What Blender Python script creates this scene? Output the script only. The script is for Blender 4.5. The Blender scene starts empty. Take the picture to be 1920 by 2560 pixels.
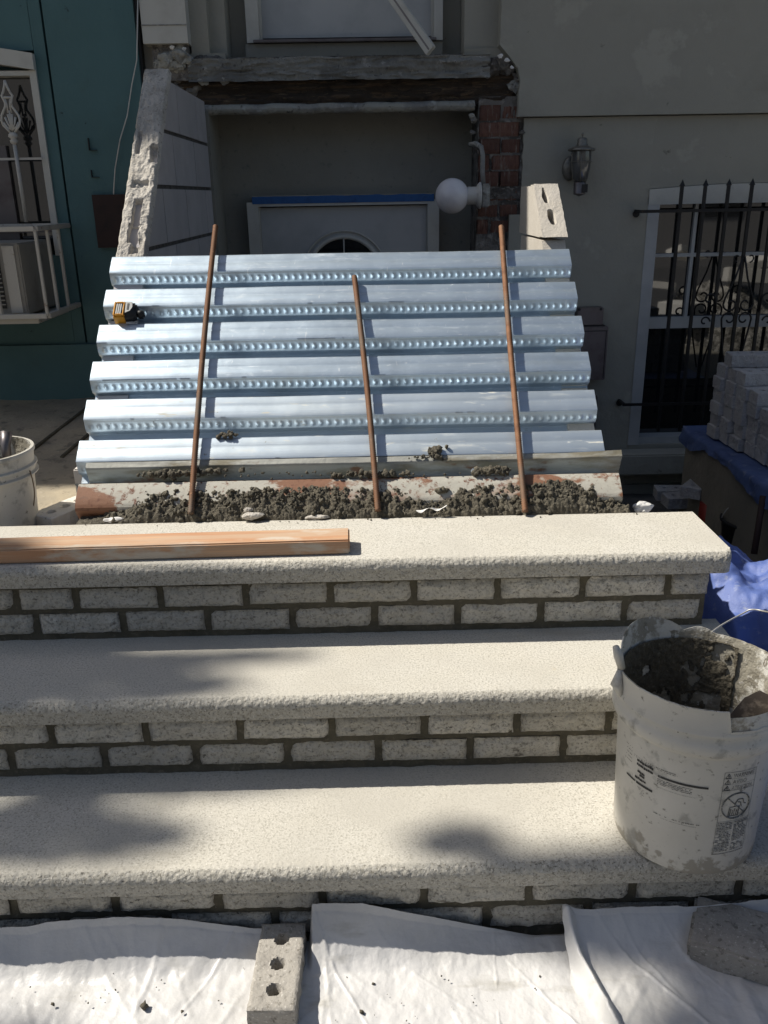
import bpy, bmesh, math, random
from math import sin, cos, tan, pi, radians, sqrt, atan2
from mathutils import Vector, Matrix, noise as N
sc = bpy.context.scene
COL = sc.collection
random.seed(7)
# ------------------------------------------------------------------ camera
FPX = 2128.0; CAM = Vector((0, 0, 1.42))
_p = radians(20.4); _s = radians(-.7); _r = radians(.98)
FW = Vector((-sin(_s)*cos(_p), cos(_s)*cos(_p), -sin(_p)))
_R0 = Vector((cos(_s), sin(_s), 0)); _U0 = _R0.cross(FW)
UP = cos(_r)*_U0 + sin(_r)*_R0; RT = cos(_r)*_R0 - sin(_r)*_U0
cd = bpy.data.cameras.new('camera'); cam = bpy.data.objects.new('camera', cd); COL.objects.link(cam)
cam.matrix_world = Matrix(((RT.x, UP.x, -FW.x, CAM.x), (RT.y, UP.y, -FW.y, CAM.y), (RT.z, UP.z, -FW.z, CAM.z), (0, 0, 0, 1)))
cd.sensor_fit = 'VERTICAL'; cd.sensor_height = 24; cd.lens = FPX/2560*24
cd.clip_start = .02; cd.clip_end = 500; sc.camera = cam
# ------------------------------------------------------------------ light
SUN = Vector((-.8, .2, 1.0)).normalized()
w = bpy.data.worlds.new('World'); sc.world = w; w.use_nodes = True
sky = w.node_tree.nodes.new('ShaderNodeTexSky'); sky.sky_type = 'NISHITA'; sky.sun_disc = False
sky.sun_elevation = math.asin(SUN.z); sky.sun_rotation = atan2(SUN.x, SUN.y)
sky.air_density = 1.0; sky.dust_density = 2.0; sky.ozone_density = .4
bg = w.node_tree.nodes['Background']; w.node_tree.links.new(sky.outputs[0], bg.inputs[0])
bg.inputs[1].default_value = .070
sl = bpy.data.lights.new('sun', 'SUN'); sl.energy = 5.0; sl.angle = radians(.6); sl.color = (1, .95, .86)
so = bpy.data.objects.new('sun', sl); COL.objects.link(so); so.location = SUN*30
so.rotation_euler = SUN.to_track_quat('Z', 'Y').to_euler()
sc.view_settings.view_transform = 'Standard'; sc.view_settings.look = 'None'
sc.view_settings.exposure = 0.34; sc.view_settings.gamma = 1; sc.view_settings.use_curve_mapping = False

# ------------------------------------------------------------------ measuring helper (where a seen point lies in the world)
def U(u, v, X=None, Y=None, Z=None):
    d = FW + RT*((u-960)/FPX) - UP*((v-1280)/FPX)
    t = (X-CAM.x)/d.x if X is not None else (Y-CAM.y)/d.y if Y is not None else (Z-CAM.z)/d.z
    return CAM + d*t
# ------------------------------------------------------------------ materials
def mat(name, col, rough=.8, metal=0., layers=(), bump=(), spec=.5, vary=0., coat=0., aniso=0., zstain=None, ior=None):
    """layers: (scale or (x,y,z), lo, hi, colour, detail, kind, metal_here) ; bump: (scale, strength, distance)"""
    m = bpy.data.materials.new(name); m.use_nodes = True
    nt = m.node_tree; nd = nt.nodes; lk = nt.links
    b = nd['Principled BSDF']; b.inputs['Roughness'].default_value = rough; b.inputs['Metallic'].default_value = metal
    b.inputs['Specular IOR Level'].default_value = spec; b.inputs['Coat Weight'].default_value = coat
    tc = nd.new('ShaderNodeTexCoord'); oi = nd.new('ShaderNodeObjectInfo')
    mul = nd.new('ShaderNodeMath'); mul.operation = 'MULTIPLY'; mul.inputs[1].default_value = 37.
    lk.new(oi.outputs['Random'], mul.inputs[0])
    add = nd.new('ShaderNodeVectorMath'); add.operation = 'ADD'
    lk.new(tc.outputs['Object'], add.inputs[0]); lk.new(mul.outputs[0], add.inputs[1])
    def tex(scale, detail=6, kind='noise'):
        mp = nd.new('ShaderNodeMapping'); lk.new(add.outputs[0], mp.inputs[0])
        s = scale if isinstance(scale, (tuple, list)) else (scale,)*3
        mp.inputs['Scale'].default_value = s
        if kind == 'voronoi':
            t = nd.new('ShaderNodeTexVoronoi'); lk.new(mp.outputs[0], t.inputs[0]); t.inputs['Scale'].default_value = 1
            return t.outputs['Distance']
        t = nd.new('ShaderNodeTexNoise'); lk.new(mp.outputs[0], t.inputs[0])
        t.inputs['Scale'].default_value = 1; t.inputs['Detail'].default_value = detail; t.inputs['Roughness'].default_value = .62
        return t.outputs['Fac']
    c = None; mt = None
    rgb = nd.new('ShaderNodeRGB'); rgb.outputs[0].default_value = (*col, 1); c = rgb.outputs[0]
    if vary:
        hs = nd.new('ShaderNodeHueSaturation'); mr = nd.new('ShaderNodeMapRange')
        lk.new(oi.outputs['Random'], mr.inputs[0]); mr.inputs[3].default_value = 1-vary; mr.inputs[4].default_value = 1+vary*.7
        lk.new(mr.outputs[0], hs.inputs['Value']); lk.new(c, hs.inputs['Color']); c = hs.outputs[0]
    for L in layers:
        L = list(L)+[6, 'noise', None][len(L)-4:] if len(L) < 7 else L
        scale, lo, hi, c2, det, kind, mh = L
        f = tex(scale, det, kind)
        mr = nd.new('ShaderNodeMapRange'); lk.new(f, mr.inputs[0]); mr.inputs[1].default_value = lo; mr.inputs[2].default_value = hi
        mx = nd.new('ShaderNodeMix'); mx.data_type = 'RGBA'; lk.new(mr.outputs[0], mx.inputs[0]); lk.new(c, mx.inputs[6]); mx.inputs[7].default_value = (*c2, 1)
        c = mx.outputs[2]
        if mh is not None:
            mm = nd.new('ShaderNodeMix'); lk.new(mr.outputs[0], mm.inputs[0])
            if mt is None: mm.inputs[2].default_value = metal
            else: lk.new(mt, mm.inputs[2])
            mm.inputs[3].default_value = mh; mt = mm.outputs[0]
            rr = nd.new('ShaderNodeMapRange'); lk.new(mt, rr.inputs[0]); rr.inputs[3].default_value = .85; rr.inputs[4].default_value = rough
            lk.new(rr.outputs[0], b.inputs['Roughness'])
    if zstain:
        z0, z1, c2, sc_ = zstain; sp = nd.new('ShaderNodeSeparateXYZ'); lk.new(tc.outputs['Object'], sp.inputs[0])
        m1 = nd.new('ShaderNodeMapRange'); lk.new(sp.outputs[2], m1.inputs[0]); m1.inputs[1].default_value = z0; m1.inputs[2].default_value = z1; m1.inputs[3].default_value = .30; m1.inputs[4].default_value = -.3
        ad = nd.new('ShaderNodeMath'); ad.operation = 'ADD'; lk.new(tex(sc_, 8), ad.inputs[0]); lk.new(m1.outputs[0], ad.inputs[1])
        m2 = nd.new('ShaderNodeMapRange'); lk.new(ad.outputs[0], m2.inputs[0]); m2.inputs[1].default_value = .60; m2.inputs[2].default_value = .66
        mx = nd.new('ShaderNodeMix'); mx.data_type = 'RGBA'; lk.new(m2.outputs[0], mx.inputs[0]); lk.new(c, mx.inputs[6]); mx.inputs[7].default_value = (*c2, 1); c = mx.outputs[2]
    if ior: b.inputs['IOR'].default_value = ior
    lk.new(c, b.inputs['Base Color'])
    if mt is not None: lk.new(mt, b.inputs['Metallic'])
    prev = None
    for (scale, st, dist) in bump:
        bp = nd.new('ShaderNodeBump'); bp.inputs['Strength'].default_value = st; bp.inputs['Distance'].default_value = dist
        lk.new(tex(scale, 5), bp.inputs['Height'])
        if prev: lk.new(prev, bp.inputs['Normal'])
        prev = bp.outputs[0]
    if prev: lk.new(prev, b.inputs['Normal'])
    if aniso: b.inputs['Anisotropic'].default_value = aniso
    return m
M = {}
M['stone'] = mat('cast_stone', (.525, .50, .44), .92, layers=[(7, .35, .7, (.505, .475, .405)), (220, .50, .62, (.33, .31, .26)), (270, .57, .66, (.66, .63, .57)), (2.2, .48, .72, (.43, .405, .35)), ((1.2, 9, 9), .60, .72, (.40, .37, .31)), (60, .69, .76, (.38, .34, .27)), (14, .70, .74, (.46, .42, .34))], bump=[(220, .45, .0025), (90, .2, .003)])
M['stone_face'] = mat('shaded_split_face', (.46, .435, .375), .95, layers=[(90, .48, .66, (.33, .31, .26)), (190, .53, .64, (.19, .175, .145)), (240, .57, .66, (.62, .59, .53))], bump=[(150, .8, .005)])  # rough split texture, with the nosing's shade put into its darker tone
M['brick_pale'] = mat('pale_brick', (.62, .585, .51), .95, vary=.2, layers=[(14, .45, .7, (.50, .47, .40)), (130, .50, .66, (.27, .25, .205)), ((26, 26, 60), .60, .72, (.11, .10, .08)), (200, .54, .66, (.55, .52, .45)), ((90, 90, 160), .62, .70, (.06, .055, .045))], bump=[(90, 1., .010), (240, .6, .004)])
M['mortar'] = mat('mortar', (.10, .088, .06), .95, layers=[(25, .4, .7, (.065, .058, .04)), (90, .55, .7, (.16, .14, .10))], bump=[(80, .6, .004)])
M['wet_mortar'] = mat('wet_mortar', (.12, .103, .072), .85, layers=[(12, .4, .65, (.075, .066, .046)), (120, .5, .7, (.16, .14, .10)), (60, .62, .72, (.21, .19, .14))], bump=[(95, 1., .012), (260, .6, .004)])
M['galv'] = mat('galvanised_steel', (.48, .565, .64), .42, .88, layers=[((3, 40, 40), .35, .7, (.42, .49, .55)), ((30, 60, 60), .55, .75, (.60, .67, .72)), ((7, 150, 110), .64, .70, (.74, .77, .78)), ((90, 20, 14), .66, .71, (.70, .74, .76)), (5, .58, .75, (.40, .46, .50)), ((6, 30, 30), .66, .80, (.64, .68, .72), 8, 'noise', .5), ((30, 90, 60), .67, .74, (.72, .74, .74), 8, 'noise', .3)], bump=[((4, 150, 150), .12, .003), (12, .10, .006)])
M['galv_dirty'] = mat('dirty_galvanised_steel', (.50, .56, .60), .44, .84, layers=[((4, 30, 30), .35, .7, (.46, .53, .60)), ((6, 30, 30), .58, .74, (.56, .57, .55), 8, 'noise', .4), ((14, 60, 60), .62, .70, (.60, .58, .50), 8, 'noise', .1), (40, .66, .72, (.2, .18, .13), 6, 'noise', 0.)], bump=[((4, 150, 150), .12, .003), (12, .10, .006)])
M['rusty'] = mat('painted_rusty_steel', (.42, .40, .34), .75, .0, layers=[((2.3, 5, 5), .53, .61, (.27, .15, .095), 4, 'noise', None), ((4.5, 8, 8), .53, .57, (.21, .10, .055), 8, 'noise', None), ((26, 26, 26), .60, .66, (.17, .085, .05)), (60, .56, .66, (.14, .055, .03)), ((3, 6, 6), .60, .68, (.44, .42, .37))], bump=[(70, .35, .003)])
M['rebar'] = mat('rusty_rebar', (.20, .095, .045), .8, .1, vary=.25, layers=[(30, .45, .65, (.15, .065, .03)), ((6, 6, 3), .48, .66, (.13, .105, .08)), (120, .6, .7, (.34, .18, .09))], bump=[(200, .4, .001)])
M['block'] = mat('concrete_block', (.47, .45, .45), .95, vary=.08, layers=[(9, .4, .7, (.40, .38, .38)), (120, .55, .7, (.44, .42, .42))], bump=[(150, .5, .003), (30, .3, .004)])
M['block_cut'] = mat('cut_block', (.50, .465, .41), .95, layers=[(12, .45, .65, (.36, .33, .285)), (60, .55, .68, (.24, .22, .19)), (140, .55, .7, (.62, .58, .52))], bump=[(70, .9, .008), (180, .5, .003)])
M['block_bright'] = mat('pale_concrete_block', (.50, .46, .40), .95, layers=[(9, .4, .7, (.44, .40, .34)), (120, .55, .7, (.56, .52, .46))], bump=[(150, .5, .003), (30, .3, .004)])
M['block_joint'] = mat('block_mortar', (.07, .066, .06), .95, layers=[(20, .4, .7, (.14, .13, .12))], bump=[(70, .8, .006)])
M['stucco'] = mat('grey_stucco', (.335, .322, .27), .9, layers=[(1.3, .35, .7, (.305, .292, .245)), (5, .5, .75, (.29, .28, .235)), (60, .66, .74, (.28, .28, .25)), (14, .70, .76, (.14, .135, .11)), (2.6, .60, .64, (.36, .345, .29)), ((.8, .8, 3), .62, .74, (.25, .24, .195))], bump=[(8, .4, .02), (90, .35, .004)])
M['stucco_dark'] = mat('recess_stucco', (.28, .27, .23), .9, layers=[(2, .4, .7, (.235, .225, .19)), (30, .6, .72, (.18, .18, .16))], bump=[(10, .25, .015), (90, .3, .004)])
M['lime'] = mat('old_plaster', (.34, .33, .285), .95, layers=[(6, .45, .6, (.22, .215, .20)), (22, .55, .65, (.42, .42, .39)), (40, .6, .7, (.12, .115, .10))], bump=[(25, .9, .02), (90, .5, .006)])
M['teal'] = mat('teal_painted_wall', (.072, .150, .155), .7, layers=[(2.5, .4, .7, (.06, .128, .132)), ((3, 3, 1), .60, .68, (.09, .17, .175)), (18, .68, .74, (.02, .04, .04)), (8, .6, .8, (.065, .125, .12))], bump=[(6, .3, .02), (60, .3, .004)])
M['timber_rot'] = mat('rotten_timber', (.055, .04, .028), .95, layers=[((3, 60, 40), .5, .62, (.13, .085, .05)), (10, .55, .7, (.02, .016, .013)), ((8, 90, 90), .62, .70, (.20, .15, .09))], bump=[((6, 60, 60), 1., .03), (40, .6, .01)])
M['rubble'] = mat('broken_masonry', (.20, .185, .165), .95, layers=[(9, .45, .55, (.09, .08, .07)), (30, .55, .65, (.30, .28, .25))], bump=[(30, 1., .03)])
M['red_brick'] = mat('old_red_brick', (.17, .085, .06), .95, vary=.35, layers=[(20, .5, .62, (.12, .06, .045)), (8, .58, .68, (.27, .23, .19)), (70, .6, .7, (.26, .13, .09))], bump=[(50, .8, .008)])
M['white_paint'] = mat('off_white_paint', (.50, .49, .44), .6, layers=[(8, .5, .75, (.42, .405, .36)), (50, .68, .74, (.25, .23, .19))], bump=[(40, .25, .003)])
M['door_white'] = mat('white_door', (.44, .445, .435), .55, layers=[(3, .45, .75, (.31, .32, .32)), (60, .72, .77, (.22, .22, .21))], bump=[(30, .1, .002)])
M['tape'] = mat('blue_masking_tape', (.02, .10, .28), .6, layers=[(30, .5, .7, (.015, .07, .2))])
M['glass_dark'] = mat('window_glass', (.012, .013, .014), .03, spec=.5, ior=2.1)
M['iron'] = mat('black_iron', (.012, .012, .013), .5, .3, layers=[(60, .6, .7, (.03, .02, .015))])
M['iron_white'] = mat('white_painted_iron', (.48, .46, .41), .55, layers=[(30, .6, .68, (.25, .17, .11)), (12, .6, .8, (.38, .36, .31))])
M['ac'] = mat('air_conditioner_case', (.30, .285, .25), .6, layers=[(9, .5, .7, (.22, .2, .17))])
M['black'] = mat('dark_plastic', (.012, .012, .013), .5)
M['plug'] = mat('dark_brown_board', (.035, .018, .014), .8, layers=[(20, .5, .7, (.02, .012, .01))])
M['brass'] = mat('lantern_metal', (.20, .19, .165), .45, .6, layers=[(60, .5, .7, (.11, .10, .085))])
M['lamp_glass'] = mat('lantern_glass', (.10, .10, .095), .08, spec=.9)
M['opal'] = mat('opal_globe', (.74, .72, .72), .25, layers=[(5, .5, .8, (.5, .48, .5)), (90, .7, .76, (.3, .28, .26))])
M['pvc'] = mat('white_plastic', (.55, .53, .48), .5, layers=[(20, .55, .7, (.4, .38, .33))])
M['meter'] = mat('grey_metal_box', (.16, .145, .145), .4, .7, layers=[(12, .5, .7, (.12, .1, .1)), (50, .66, .72, (.25, .2, .2))])
M['wood'] = mat('pine_lumber', (.47, .325, .215), .7, layers=[((2.2, 38, 60), .42, .62, (.44, .23, .12)), ((3, 90, 90), .55, .65, (.56, .34, .19)), ((5, 14, 14), .56, .66, (.52, .45, .36)), ((20, 40, 40), .70, .74, (.15, .08, .04))], bump=[((4, 80, 80), .35, .002)])
M['concrete_ground'] = mat('yard_concrete', (.38, .32, .225), .95, layers=[(2.2, .42, .62, (.27, .235, .18)), (16, .55, .66, (.19, .165, .125)), (55, .64, .72, (.10, .085, .065)), (80, .62, .72, (.48, .44, .36))], bump=[(40, .5, .006), (7, .3, .02)])
M['ground_dark'] = mat('dark_yard_ground', (.10, .095, .085), .95, layers=[(5, .45, .6, (.07, .066, .06)), (40, .6, .7, (.17, .16, .145))], bump=[(30, .6, .01)])  # dark ground colour of the right yard
M['pavement'] = mat('pavement_concrete', (.36, .34, .30), .9, layers=[(3, .45, .7, (.30, .285, .25))], bump=[(60, .3, .004)])
M['asphalt'] = mat('asphalt', (.05, .05, .052), .9, layers=[(80, .5, .7, (.08, .08, .08))], bump=[(120, .5, .006)])
M['sheet'] = mat('white_plastic_sheet', (.56, .55, .535), .42, layers=[(6, .45, .75, (.47, .46, .44)), ((5, 14, 14), .60, .72, (.40, .385, .35)), (75, .745, .775, (.10, .09, .07)), (28, .735, .765, (.14, .125, .10)), ((9, 60, 9), .68, .76, (.48, .46, .43))], bump=[((90, 240, 90), .15, .001), (9, .35, .012), (35, .3, .004)])
M['bucket'] = mat('white_bucket_plastic', (.54, .515, .455), .5, layers=[(5, .45, .75, (.48, .455, .395)), (18, .57, .66, (.34, .325, .285)), (60, .62, .70, (.22, .205, .17)), ((60, 60, 6), .68, .74, (.3, .28, .25))], bump=[(30, .2, .003)], zstain=(-.02, .14, (.30, .275, .225), 24))
M['bucket_mud'] = mat('mortar_splashed_plastic', (.56, .54, .48), .7, layers=[(11, .47, .52, (.29, .265, .21)), (45, .53, .6, (.19, .17, .13)), (90, .60, .66, (.5, .47, .42))], bump=[(70, .8, .006)])
M['ink'] = mat('faded_print', (.085, .085, .08), .7, layers=[(260, .50, .60, (.30, .295, .27))])
M['ink_dark'] = mat('dark_print', (.035, .033, .03), .7, layers=[(200, .62, .68, (.3, .29, .27))])
M['wire'] = mat('galvanised_wire', (.42, .41, .38), .5, .7)
M['wire_rust'] = mat('rusty_wire', (.20, .14, .08), .7, .3)
M['blue'] = mat('blue_tarpaulin', (.085, .13, .34), .6, layers=[(7, .45, .65, (.06, .095, .27)), (40, .58, .68, (.20, .23, .34)), (20, .64, .72, (.14, .19, .45)), ((160, 160, 160), .62, .7, (.04, .06, .25))], bump=[(14, .3, .015), (180, .2, .001)])
M['red'] = mat('dark_red_plastic', (.20, .022, .014), .5, layers=[(14, .5, .7, (.12, .015, .012))])
M['yellow'] = mat('orange_yellow_plastic', (.62, .29, .02), .4, layers=[(40, .6, .7, (.35, .15, .02))])
M['chrome'] = mat('worn_chrome', (.5, .5, .47), .3, .8)
M['rubber'] = mat('black_rubber', (.014, .015, .016), .6)
M['white_scrap'] = mat('white_scrap', (.72, .70, .66), .7, bump=[(60, .4, .004)])
M['bark'] = mat('bark', (.09, .07, .05), .95, bump=[((20, 20, 5), .8, .03)])
M['leaf'] = mat('leaf', (.06, .10, .03), .6, vary=.2)
M['tan'] = mat('olive_rendered_wall', (.22, .205, .165), .95, layers=[(4, .4, .7, (.17, .158, .13)), (30, .6, .7, (.17, .155, .12))], bump=[(30, .5, .008)])
M['render_house'] = mat('street_house_wall', (.34, .32, .30), .9)

# ------------------------------------------------------------------ object helpers
def link(name, me, m=None, parent=None, smooth=False):
    o = bpy.data.objects.new(name, me); COL.objects.link(o)
    if m is not None and not me.materials:
        me.materials.append(M[m] if isinstance(m, str) else m)
    if smooth: me.shade_smooth()
    if parent: o.parent = parent; o.matrix_parent_inverse = parent.matrix_world.inverted() if False else Matrix.Identity(4)
    return o
def thing(name, label, cat, group=None, loc=(0, 0, 0), rz=0.):
    o = bpy.data.objects.new(name, None); COL.objects.link(o); o.location = loc; o.rotation_euler = (0, 0, rz)
    o.empty_display_size = .05
    return tag(o, label, cat, group)
def tag(o, label, cat, group=None):
    o['label'] = label; o['category'] = cat
    if group: o['group'] = group
    return o
def structure(o): o['kind'] = 'structure'; return o
class B:
    """collects shapes into one mesh"""
    def __init__(s): s.v = []; s.f = []
    def add(s, vs, fs, mtx=None):
        n = len(s.v)
        s.v += [tuple(mtx @ Vector(v)) if mtx else tuple(v) for v in vs]
        s.f += [tuple(n+i for i in f) for f in fs]; return s
    def box(s, x0, x1, y0, y1, z0, z1, mtx=None, bev=0.):
        if bev <= 0:
            vs = [(x, y, z) for x in (x0, x1) for y in (y0, y1) for z in (z0, z1)]
            return s.add(vs, [(0, 1, 3, 2), (4, 6, 7, 5), (0, 4, 5, 1), (2, 3, 7, 6), (0, 2, 6, 4), (1, 5, 7, 3)], mtx)
        bm = bmesh.new(); bmesh.ops.create_cube(bm, size=1)
        for v in bm.verts: v.co = Vector(((x0+x1)/2+v.co.x*(x1-x0), (y0+y1)/2+v.co.y*(y1-y0), (z0+z1)/2+v.co.z*(z1-z0)))
        bmesh.ops.bevel(bm, geom=bm.edges[:], offset=bev, segments=2, affect='EDGES')
        s.add([v.co.copy() for v in bm.verts], [[v.index for v in f.verts] for f in bm.faces], mtx); bm.free(); return s
    def tube(s, pts, r, n=8, caps=True):
        pts = [Vector(p) for p in pts]; vs = []; fs = []
        rr = r if hasattr(r, '__len__') else [r]*len(pts)
        a = None
        for i, p in enumerate(pts):
            t = (pts[min(i+1, len(pts)-1)]-pts[max(i-1, 0)]).normalized()
            if a is None: a = t.orthogonal().normalized()
            a = (a-t*a.dot(t)).normalized(); b = t.cross(a)
            for k in range(n):
                th = 2*pi*k/n; vs.append(p+(a*cos(th)+b*sin(th))*rr[i])
        for i in range(len(pts)-1):
            for k in range(n):
                fs.append((i*n+k, i*n+(k+1) % n, (i+1)*n+(k+1) % n, (i+1)*n+k))
        if caps: fs += [tuple(range(n))[::-1], tuple((len(pts)-1)*n+k for k in range(n))]
        return s.add(vs, fs)
    def lathe(s, prof, n=32, c=(0, 0, 0), mtx=None, caps=False):
        vs = []; fs = []
        for (r, z) in prof:
            for k in range(n):
                th = 2*pi*k/n; vs.append((c[0]+r*cos(th), c[1]+r*sin(th), c[2]+z))
        for i in range(len(prof)-1):
            for k in range(n): fs.append((i*n+k, i*n+(k+1) % n, (i+1)*n+(k+1) % n, (i+1)*n+k))
        if caps: fs += [tuple(range(n))[::-1], tuple((len(prof)-1)*n+k for k in range(n))]
        return s.add(vs, fs, mtx)
    def prism(s, poly, y0, y1):
        """poly in XZ extruded along Y"""
        n = len(poly)
        return s.add([(x, y0, z) for x, z in poly]+[(x, y1, z) for x, z in poly],
                     [tuple(range(n)), tuple(range(2*n-1, n-1, -1))]+[(i, i+n, (i+1) % n+n, (i+1) % n) for i in range(n)])
    def mesh(s, name):
        me = bpy.data.meshes.new(name); me.from_pydata(s.v, [], s.f); me.update()
        bm = bmesh.new(); bm.from_mesh(me); bmesh.ops.recalc_face_normals(bm, faces=bm.faces[:]); bm.to_mesh(me); bm.free()
        return me
    def obj(s, name, m, parent=None, smooth=False): return link(name, s.mesh(name), m, parent, smooth)
def gridmesh(name, nx, ny, fn):
    vs = [fn(i/(nx-1), j/(ny-1)) for j in range(ny) for i in range(nx)]
    fs = [(j*nx+i, j*nx+i+1, (j+1)*nx+i+1, (j+1)*nx+i) for j in range(ny-1) for i in range(nx-1)]
    me = bpy.data.meshes.new(name); me.from_pydata([tuple(v) for v in vs], [], fs); me.update(); return me
def fbm(x, y, z=0., o=4): return N.fractal(Vector((x, y, z)), 1., 2., o)
def smoothby(o, deg=35):
    o.data.shade_smooth(); 
    try: o.data.set_sharp_from_angle(angle=radians(deg))
    except Exception: pass
    return o

# ================================================================== GROUND
Yf = 4.25
structure(link('ground', gridmesh('ground', 2, 2, lambda a, b: (-150+300*a, -150+300*b, -.36)), 'asphalt'))
structure(B().box(-30, 30, -1.6, 1.9, -.5, -.20).obj('pavement', 'pavement'))
def left_yard(a, b):
    x = -6+5.25*a; y = 1.9+2.4*b
    return (x, y, .375+.06*max(0, y-2.1)+.006*fbm(x*3, y*3)+.004*fbm(x*14, y*14))
structure(link('left_yard', gridmesh('left_yard', 180, 90, left_yard), 'concrete_ground', smooth=True))
structure(B().box(-6, -1.35, 1.84, 1.9, -.3, .375).obj('left_yard_edge', 'pavement'))
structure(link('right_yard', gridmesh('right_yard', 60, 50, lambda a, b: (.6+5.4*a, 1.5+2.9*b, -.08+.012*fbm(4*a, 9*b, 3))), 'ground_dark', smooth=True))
# a narrow joint line cut in the yard: two raised strips of paving either side of a gutter
for k, (xa, xb) in enumerate(((-1.72, -1.45),)):
    p1 = U(85, 1120, Z=.46); p2 = U(250, 985, Z=.52)
    d = (p2-p1).normalized(); nrm = Vector((-d.y, d.x, 0))
    g = B()
    for off in (0, .16):
        a = p1-d*.1+nrm*-off; b = p2+d*.15+nrm*-off
        g.tube([(a.x, a.y, .375+.06*(a.y-2.1)+.003), (b.x, b.y, .375+.06*(b.y-2.1)+.003)], .008, 6)
    structure(g.obj('yard_joint', 'mortar'))

# ================================================================== STOOP
stoop = thing('front_steps', 'pale cast stone steps on whitish rock faced brick risers leading up to the metal decking', 'steps')
XR = .845; XL = -1.5
def tread(ynose, yback, ztop, th=.052, lip=.016, seed=0.):
    r = .021
    prof = [(yback, ztop-th), (yback, ztop-.004), (yback-.004, ztop)]
    L = yback-ynose-r
    k = 12
    for i in range(1, k): prof.append((yback-(L-.045)*(i/k)**.8, ztop))
    for i in range(0, 17): prof.append((ynose+r+.045*(1-i/16), ztop))
    for i in range(1, 13):
        a = pi/2*i/12; prof.append((ynose+r-r*sin(a), ztop-r+r*cos(a)))
    for i in range(1, 9): prof.append((ynose+.0005*i, ztop-r-(th-r)*i/8))
    prof += [(ynose+.03, ztop-th), (ynose+.1, ztop-th)]
    n = 900; vs = []; fs = []; m = len(prof)
    for i in range(n):
        x = XL+(XR-XL)*(i/(n-1))
        ex = max(0., (x-(XR-.022))/.022); pull = .022*(1-sqrt(max(0, 1-ex*ex)))
        for j, (y, z) in enumerate(prof):
            wgt = max(0., min(1., 1-(y-ynose-.012)/.03)) if z > ztop-th+.003 else .25
            yy = y+pull*max(0., min(1., 1-(y-ynose)/.05)); zz = z
            if wgt > 0:
                nse = fbm(x*120+seed, y*120, z*120, 3); n2 = fbm(x*30+seed, z*30, y*20, 2)
                face = 1. if z < ztop-.004 else .35
                yy += wgt*(.0015*nse+.0007*n2)*face*(1 if j > 3 else 0); zz += wgt*.0014*fbm(x*120, y*120+9, seed, 3)*(1 if 3 < j < m-3 else 0)
            vs.append((x, yy, zz))
    for i in range(n-1):
        for j in range(m-1): fs.append((i*m+j, (i+1)*m+j, (i+1)*m+j+1, i*m+j+1))
    fs.append(tuple(range(m))); fs.append(tuple((n-1)*m+j for j in range(m))[::-1])
    me = bpy.data.meshes.new('tread'); me.from_pydata(vs, [], fs); me.update()
    me.materials.append(M['stone']); me.materials.append(M['stone_face'])
    for p in me.polygons:
        if len(p.vertices) == 4:
            c = p.center
            if c.y < ynose+.0165+.004*fbm(c.x*40, seed) and c.z < ztop-.001: p.material_index = 1
    return smoothby(link('tread', me, 'stone', stoop), 50)
tread(1.822, 2.108, .62, seed=1); tread(1.563, 1.885, .418, seed=20); tread(1.283, 1.625, .215, seed=40)
RY = (1.852, 1.595, 1.318)       # riser faces
# rock-faced brick variants
def rough_brick(seed, L, H=.053, D=.07):
    nx, nz = 18, 7; vs = []; fs = []
    for j in range(nz):
        for i in range(nx):
            u = i/(nx-1); v = j/(nz-1); x = L*(u-.5); z = H*(v-.5)
            e = min(u*L, (1-u)*L, v*H, (1-v)*H)
            dx = .0022*fbm(x*60+seed, z*60, 5.); dz = .0016*fbm(x*50+seed, z*60, 15.)
            y = -.006*min(1, e/.007)**.6-.0065*fbm(x*38+seed, z*45, seed, 3)-.0032*fbm(x*110+seed, z*120, 3., 2)
            vs.append((x+dx, min(y, .004) if e > .001 else .003, z+dz))
    for j in range(nz-1):
        for i in range(nx-1): fs.append((j*nx+i, j*nx+i+1, (j+1)*nx+i+1, (j+1)*nx+i))
    ring = [i for i in range(nx)]+[j*nx+nx-1 for j in range(1, nz)]+[(nz-1)*nx+i for i in range(nx-2, -1, -1)]+[j*nx for j in range(nz-2, 0, -1)]
    b0 = len(vs)
    for k in ring: x, y, z = vs[k]; vs.append((x, D, z))
    for q in range(len(ring)):
        a, b = ring[q], ring[(q+1) % len(ring)]; fs.append((a, b0+q, b0+(q+1) % len(ring), b)[::-1])
    fs.append(tuple(b0+q for q in range(len(ring))))
    me = bpy.data.meshes.new('brick'); me.from_pydata(vs, [], fs); me.update(); me.materials.append(M['brick_pale'])
    me.shade_smooth(); return me
BR = [rough_brick(3.7*k, .192) for k in range(9)]
def joints(us, vv, Y, pitch=.203):
    xs = [U(u, vv, Y=Y).x for u in us]
    while xs[0] > -1.45: xs.insert(0, xs[0]-pitch)
    while xs[-1] < .60: xs.append(xs[-1]+pitch)
    return xs
rows = [
 (0, 0, joints([37, 186, 399, 613.5, 825, 1035, 1244, 1456, 1669], 1480, RY[0]), .805),
 (0, 1, joints([89, 305, 518, 731, 937.5, 1144, 1353, 1561], 1540, RY[0]), .79),
 (1, 0, joints([127, 364, 600, 830, 1061, 1292, 1520], 1830, RY[1]), .80),
 (1, 1, joints([27, 262, 491, 720, 947, 1175, 1406], 1900, RY[1]), .795),
 (2, 0, joints([30, 287, 547, 807, 1061, 1321, 1579, 1842], 2255, RY[2]), .80),
 (2, 1, joints([160, 420, 690, 955, 1216, 1467, 1725], 2310, RY[2]), .79)]
ztops = (.62, .418, .215)
random.seed(3)
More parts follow.
